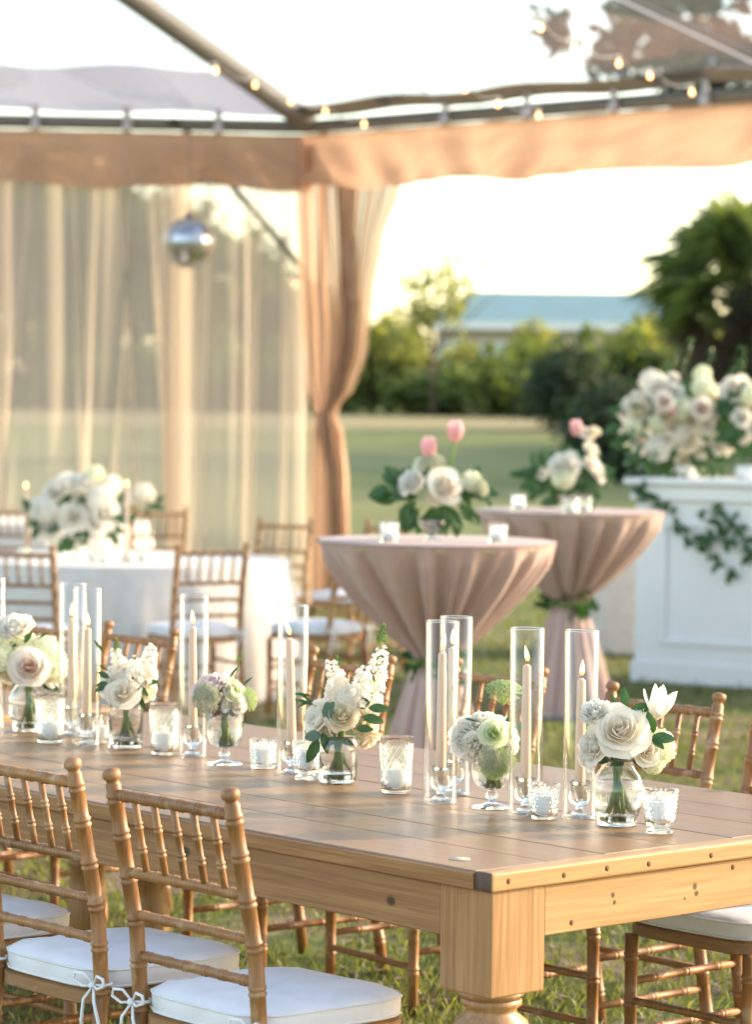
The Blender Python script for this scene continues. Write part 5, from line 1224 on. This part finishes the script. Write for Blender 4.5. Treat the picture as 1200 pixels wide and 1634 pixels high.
# bouquet 2, square based vase
b = vase('square', 200, 1193, 'rounded square vase holding the left stock bouquet', .078)
bouquet(b, 'bouquet of white stock with a single white rose in the square vase', [
 ('stock', 226, 1092, .0, 56, (.28, -.35, 1)), ('stock', 198, 1094, .01, 52, (-.25, -.4, 1)), ('stock', 214, 1100, -.02, 50, (.05, -.6, .9)), ('buds', 192, 1084, .0, 46, (-.1, -.2, 1)), ('hydrangea_white', 205, 1078, .01, 52), ('hydrangea_white', 232, 1076, .01, 40), ('rose_ivory', 194, 1107, -.045, 50, (-.05, -.85, .5)),
 ('rose_white', 168, 1096, .0, 34, (-.8, -.5, .2)), ('rose_cream', 236, 1100, .0, 38, (.7, -.5, .1)), ('rose_cream', 228, 1108, .01, 34, (.6, -.5, -.4)), ('hydrangea_white', 186, 1080, .02, 40)],
 [('leaf', 174, 1082, -.03, 22, 150, 10), ('leaf', 172, 1090, -.03, 22, 190, 10), ('leaf', 168, 1096, -.03, 20, 200, 10), ('leaf', 214, 1092, -.04, 22, 120, 10), ('leaf', 218, 1094, -.04, 26, -40, 10), ('leaf', 230, 1090, -.02, 24, 10, 10), ('leaf', 176, 1112, -.02, 22, -40, 10), ('leaf', 220, 1112, -.02, 24, -60, 10), ('leafthin', 166, 1042, 0, 34, 130, 0), ('leafthin', 172, 1070, 0, 26, 150, 0)],
 (11, .012, .024, .012), neck=.115)
# bouquet 1, at the left edge
b = vase('bowl', 45, 1166, 'round bowl vase at the left end of the table', .088)
bouquet(b, 'full bouquet with a blush hearted rose, peony and hydrangeas at the left edge', [
 ('rose_blush', 45, 1064, -.05, 60, (.0, -.92, .35)), ('peony_white', 22, 1000, .0, 62, (-.1, -.5, .8)), ('hydrangea', 82, 1062, .0, 58, (.7, -.6, .2)), ('hydrangea', 70, 1036, .02, 50), ('hydrangea', 2, 1050, .0, 60, (-.6, -.7, .2)), ('hydrangea', 10, 1030, .02, 50), ('hydrangea', 40, 1030, .03, 50), ('rose_white', 84, 1080, .0, 34), ('rose_cream', 8, 1075, .0, 36, (-.6, -.7, -.4))],
 [('leaf', 38, 1026, -.01, 24, 60, 10), ('leaf', 26, 1030, -.01, 22, 170, 10), ('leaf', 76, 1092, -.01, 26, -30, 10), ('leafthin', 60, 1020, 0, 24, 40, 10), ('leaf', 66, 1094, 0, 22, -10, 10)],
 (9, .013, .028, .015), neck=.125)

# ------------------------------------------------------------------ flowers farther back
rdm = random.Random(99)
def mass(base, label, heads, cx, cy_, rx, ry, nleaf, lsize, group, name='flower_arrangement', leafk='leaf', depth=.12, front=.02):
    S = F_PX / base.y; L_ = []
    for _ in range(nleaf):
        a = rdm.uniform(0, 2 * PI); r = rdm.uniform(.35, 1.0); px, py = cx + rx * r * math.cos(a), cy_ - ry * r * math.sin(a) * (.55 if math.sin(a) > 0 else 1)
        L_.append((leafk, px, py, rdm.uniform(-front, depth), lsize * rdm.uniform(.7, 1.3), math.degrees(a) + rdm.uniform(-50, 50), rdm.uniform(0, 30)))
    return bouquet(base, label, heads, L_, None, group, 'flower arrangement', name, centre=(cx, cy_))
GF = 'flower arrangements on the tall tables and bar'
def bowl(px, y, z, label, r=.055, h=.085, py=None):
    p = at_d(px, 800, y); p.z = z; t = thing('footed_bowl', p, label, 'bowl', 'footed glass bowls')
    mb = MB(); mb.lathe([(.0001, 0), (.04, 0), (.041, .004), (.012, .012), (.010, .025), (.03, .035), (r, .06), (r * 1.05, h), (r * 1.0, h), (r * .9, .062), (.001, .045)], 24, cap=False); mb.build('glass_body', M['glass'], t); return p
ZC = 1.0985
p = bowl(690, 12.25, ZC, 'footed glass bowl under the flowers on the nearer cocktail table')
mass(p, 'white flowers with two tall pink tulips on the nearer cocktail table', [
 ('rose_ivory', 713, 776, -.06, 54), ('peony_white', 656, 770, -.03, 44), ('rose_cream', 698, 790, -.05, 34), ('tulip_pink', 684, 716, 0, 40, (0, -.1, 1)), ('tulip_pink', 727, 690, 0, 40, (.05, -.1, 1)), ('hydrangea', 752, 770, 0, 40), ('lace_pale', 765, 780, -.02, 30), ('lace_pale', 690, 742, 0, 40, (0, -.5, 1)), ('hydrangea', 675, 745, .02, 34)],
 695, 787, 82, 46, 90, 38, GF)
for a, b_ in (((684, 730), (690, 780)), ((726, 704), (716, 765))):
    P1 = at_d(*a, 12.25); P2 = at_d(*b_, 12.25); mb = MB(); mb.tube([P2 - p, P1 - p], .006, 6); mb.build('stem', M['bud'], bpy.data.objects['flower_arrangement'])
p2 = bowl(905, 15.95, ZC, 'footed glass bowl under the flowers on the farther cocktail table')
mass(p2, 'white flowers with one pink tulip on the farther cocktail table', [
 ('peony_white', 903, 744, -.06, 50), ('hydrangea', 900, 762, -.05, 40), ('tulip_pink', 920, 684, 0, 30, (0, -.1, 1)), ('rose_ivory', 938, 692, 0, 26), ('rose_cream', 950, 688, 0, 20), ('rose_ivory', 946, 740, -.03, 28), ('rose_white', 958, 755, 0, 28), ('rose_ivory', 944, 716, 0, 24), ('rose_white', 866, 755, 0, 22)],
 905, 756, 62, 44, 90, 28, GF)
def small_votive(px, y, z, lg, lc, h=.075, r=.032):
    p = at_d(px, 800, y); p.z = z; votive('plain', 0, 0, lg, lc, h=h, r1=r, r0=r * .85, ch=.03, cr=r * .7, b=p, seg=24)
small_votive(622, 12.1, ZC, 'clear votive glass left of the flowers on the nearer cocktail table', 'candle in the left votive on the nearer cocktail table', .085, .042)
small_votive(795, 12.2, ZC, 'clear votive glass right of the flowers on the nearer cocktail table', 'candle in the right votive on the nearer cocktail table', .075, .042)
small_votive(828, 15.9, ZC, 'clear votive glass left of the flowers on the farther cocktail table', 'candle in the left votive on the farther cocktail table', .09, .045)
small_votive(910, 15.6, ZC, 'clear votive glass in front of the flowers on the farther cocktail table', 'candle in the front votive on the farther cocktail table', .085, .045)
small_votive(933, 15.75, ZC, 'clear votive glass right of the front one on the farther cocktail table', 'candle in the right votive on the farther cocktail table', .085, .042)
# leaf garlands tied round the waists
def garland(c, z, r, label, n=60, drop=.10):
    t = thing('leaf_garland', (c.x, c.y, z), label, 'garland', 'leaf garlands round the cocktail table waists')
    mb = MB(); mb.tube([(r * .8 * math.cos(a), r * .8 * math.sin(a), 0) for a in [i * PI / 8 for i in range(16)]], .012, 6, closed=True); mb.build('twine', M['stem'], t)
    for k in range(n):
        a = rdm.uniform(0, 2 * PI); d = Vector((math.cos(a), math.sin(a), rdm.uniform(-.9, .7))); o = Vector((r * math.cos(a) * .8, r * math.sin(a) * .8, rdm.uniform(-.05, .05)))
        link_mesh('leaf', B['leaf'][k % 2], t, o, qz(d.cross(Vector((0, 0, 1))) + Vector((0, 0, .6)), rdm.uniform(0, 6)), rdm.uniform(1.0, 1.9))
garland(C1, .60, .13, 'dark leaf garland tied round the waist of the nearer cocktail table')
garland(C2, .60, .14, 'dark leaf garland tied round the waist of the farther cocktail table')
# bar flowers
def bar_mass(px, py, rx, ry, nh, label, y, extra=(), seed=5):
    rd = random.Random(seed); base = at_d(px, 757, y); base.z = HB + .001; H_ = []
    kinds = ['rose_ivory', 'peony_white', 'hydrangea', 'rose_white', 'rose_cream', 'peony_white', 'hydrangea_white']
    for k in range(nh):
        r = math.sqrt((k + .6) / nh); t_ = k * 2.39996 + rd.uniform(-.25, .25); x = px + rx * r * math.cos(t_); yy = py + ry * r * math.sin(t_)
        H_.append((kinds[k % 7], x, yy, -.22 * math.sqrt(max(0, 1 - r * r)) + rd.uniform(-.05, .05), rd.uniform(24, 46)))
    t = mass(base, label, H_ + list(extra), px, py + 4, rx * 1.12, ry * 1.15, 260, 26, GF, depth=.18, front=.2)
    vb = MB(); vb.lathe([(.0001, 0), (.07, 0), (.08, .04), (.075, .08), (.07, .08), (.001, .07)], 24, cap=False); vb.build('planter', M['bar'], t); return t
bt = bar_mass(1092, 668, 98, 74, 46, 'large mass of white and blush flowers on the left end of the bar', B0.y + .2, [('tulip_pink', 1072, 656, -.3, 20), ('rose_blush', 1060, 640, -.3, 30), ('rose_blush', 1120, 652, -.3, 34)])
bar_mass(1195, 655, 34, 48, 9, 'white flowers at the right edge above the bar', B0.y - .1, seed=8)
# airy sprigs standing up from the mass
for k in range(9):
    x0 = 1050 + k * 17; P1 = at_d(x0, 610, B0.y + .25); P2 = at_d(x0 + rdm.uniform(-20, 25), rdm.uniform(535, 590), B0.y + .25); mb = MB(); org = Vector(bt.location)
    mb.tube([P1 - org, (P1 + P2) / 2 - org + Vector((.01, 0, 0)), P2 - org], .0025, 4); mb.build('sprig', M['stem'], bt)
    for j in range(9):
        q = P1.lerp(P2, .25 + .75 * j / 8) - org; link_mesh('leaf', B['leaf'][j % 2], bt, q, qz((rdm.uniform(-1, 1), rdm.uniform(-1, 0), .4), rdm.uniform(0, 6)), rdm.uniform(.5, .8))
# ivy on the bar front
ivy = thing('ivy_strand', (B0.x, B0.y, 0), 'trailing ivy strands hanging down the white bar front', 'ivy')
def on_bar(px, py, off=-.03):
    d = ray(px, py); o = Vector((0, 0, CAM_H)); n = nB; P0 = Vector((B0.x, B0.y, 0)) + n * off; t_ = (P0 - o).dot(n) / d.dot(n); return o + d * t_ - Vector((B0.x, B0.y, 0))
for path in ([(1010, 770), (1040, 790), (1075, 820), (1090, 850), (1115, 868), (1140, 862), (1165, 828), (1180, 815)], [(1115, 868), (1140, 885), (1160, 905), (1172, 930)], [(1140, 862), (1170, 870), (1200, 905)], [(1165, 830), (1130, 815), (1110, 820)], [(1172, 835), (1188, 862), (1186, 885)]):
    W = [on_bar(*p, -.05) for p in path]; mb = MB(); mb.tube(W, .003, 5); mb.build('vine', M['stem'], ivy)
    for a, b_ in zip(W, W[1:]):
        n_ = max(2, int((b_ - a).length / .022))
        for k in range(n_):
            q = a.lerp(b_, k / n_) + Vector((rdm.uniform(-.035, .035), rdm.uniform(-.02, 0), rdm.uniform(-.035, .03))); dd = Vector((rdm.uniform(-.4, .4), -1, rdm.uniform(-.2, .5)))
            link_mesh('leaf', B['leaf'][k % 2], ivy, q, qz(dd, rdm.uniform(0, 6)), rdm.uniform(1.0, 1.7))
for k in range(26):
    q = on_bar(rdm.uniform(995, 1045), rdm.uniform(690, 800), -.10); link_mesh('leaf', B['leafgrey'][0], ivy, q, qz((rdm.uniform(-.5, .3), -1, .2), rdm.uniform(0, 6)), rdm.uniform(.6, 1.1))

# round table dressing
cy1 = 16.9
p = at_d(122, 880, cy1); p.z = .763
t = thing('vase', p, 'clear vase on the round table under the white rose centrepiece', 'vase'); mb = MB(); mb.lathe(shell([(.05, 0), (.055, .01), (.06, .10), (.05, .16), (.055, .18)], .003, .01), 24, cap=False); mb.build('glass_body', M['glass'], t)
mass(p, 'large white rose and hydrangea centrepiece on the round table', [
 ('rose_white', 116, 825, -.10, 44), ('peony_white', 90, 780, -.05, 44), ('rose_white', 104, 770, 0, 42), ('rose_white', 140, 770, 0, 40), ('hydrangea_white', 160, 800, -.05, 50), ('rose_white', 168, 818, -.08, 44), ('rose_white', 156, 832, -.08, 42), ('hydrangea_white', 70, 812, -.05, 50), ('rose_white', 64, 838, -.04, 42), ('rose_white', 84, 840, -.06, 40), ('hydrangea_white', 176, 778, .05, 36), ('rose_cream', 130, 800, -.05, 36), ('hydrangea', 150, 758, .05, 34), ('rose_white', 82, 856, 0, 32)],
 120, 822, 72, 48, 60, 30, 'centrepieces on the round tables', front=.1)
p = at_d(228, 800, 21.6); p.z = .763; mass(p, 'small pale blue white centrepiece on the farther round table', [('hydrangea_white', 228, 786, 0, 34), ('hydrangea_white', 180, 772, 0, 30), ('rose_white', 215, 792, 0, 22), ('rose_white', 240, 792, 0, 22)], 222, 800, 30, 16, 20, 18, 'centrepieces on the round tables')
def far_taper(px, y, top_py, label):
    p = at_d(px, 880, y); p.z = .763; topz = at_d(px, top_py, y).z; H = topz - p.z - .05
    t = thing('taper_candle', p, label, 'candle', 'lit tapers on the round table')
    mb = MB(); mb.lathe([(.0001, 0), (.035, 0), (.03, .01), (.012, .02), (.014, .05), (.010, .055), (.010, H), (.0001, H + .002)], 16, cap=False); mb.build('wax', M['taper'], t)
    fm = MB(); fm.tube([(0, 0, H + .005 + .045 * i / 8) for i in range(9)], [.0001 + .008 * math.sin(PI * (i / 8) ** .7) for i in range(9)], 8); fm.build('flame', M['flame'], t)
far_taper(201, 16.6, 765, 'lit taper candle right of the white rose centrepiece'); far_taper(40, 16.9, 768, 'lit taper candle left of the white rose centrepiece')
for k, (px, y, w) in enumerate(((150, 16.5, 'left'), (166, 16.35, 'middle'), (228, 16.6, 'right'), (40, 16.6, 'far left'))):
    small_votive(px, y, .763, 'clear votive glass on the round table, %s one of four' % w, 'votive candle on the round table, %s one of four' % w, .07, .035)
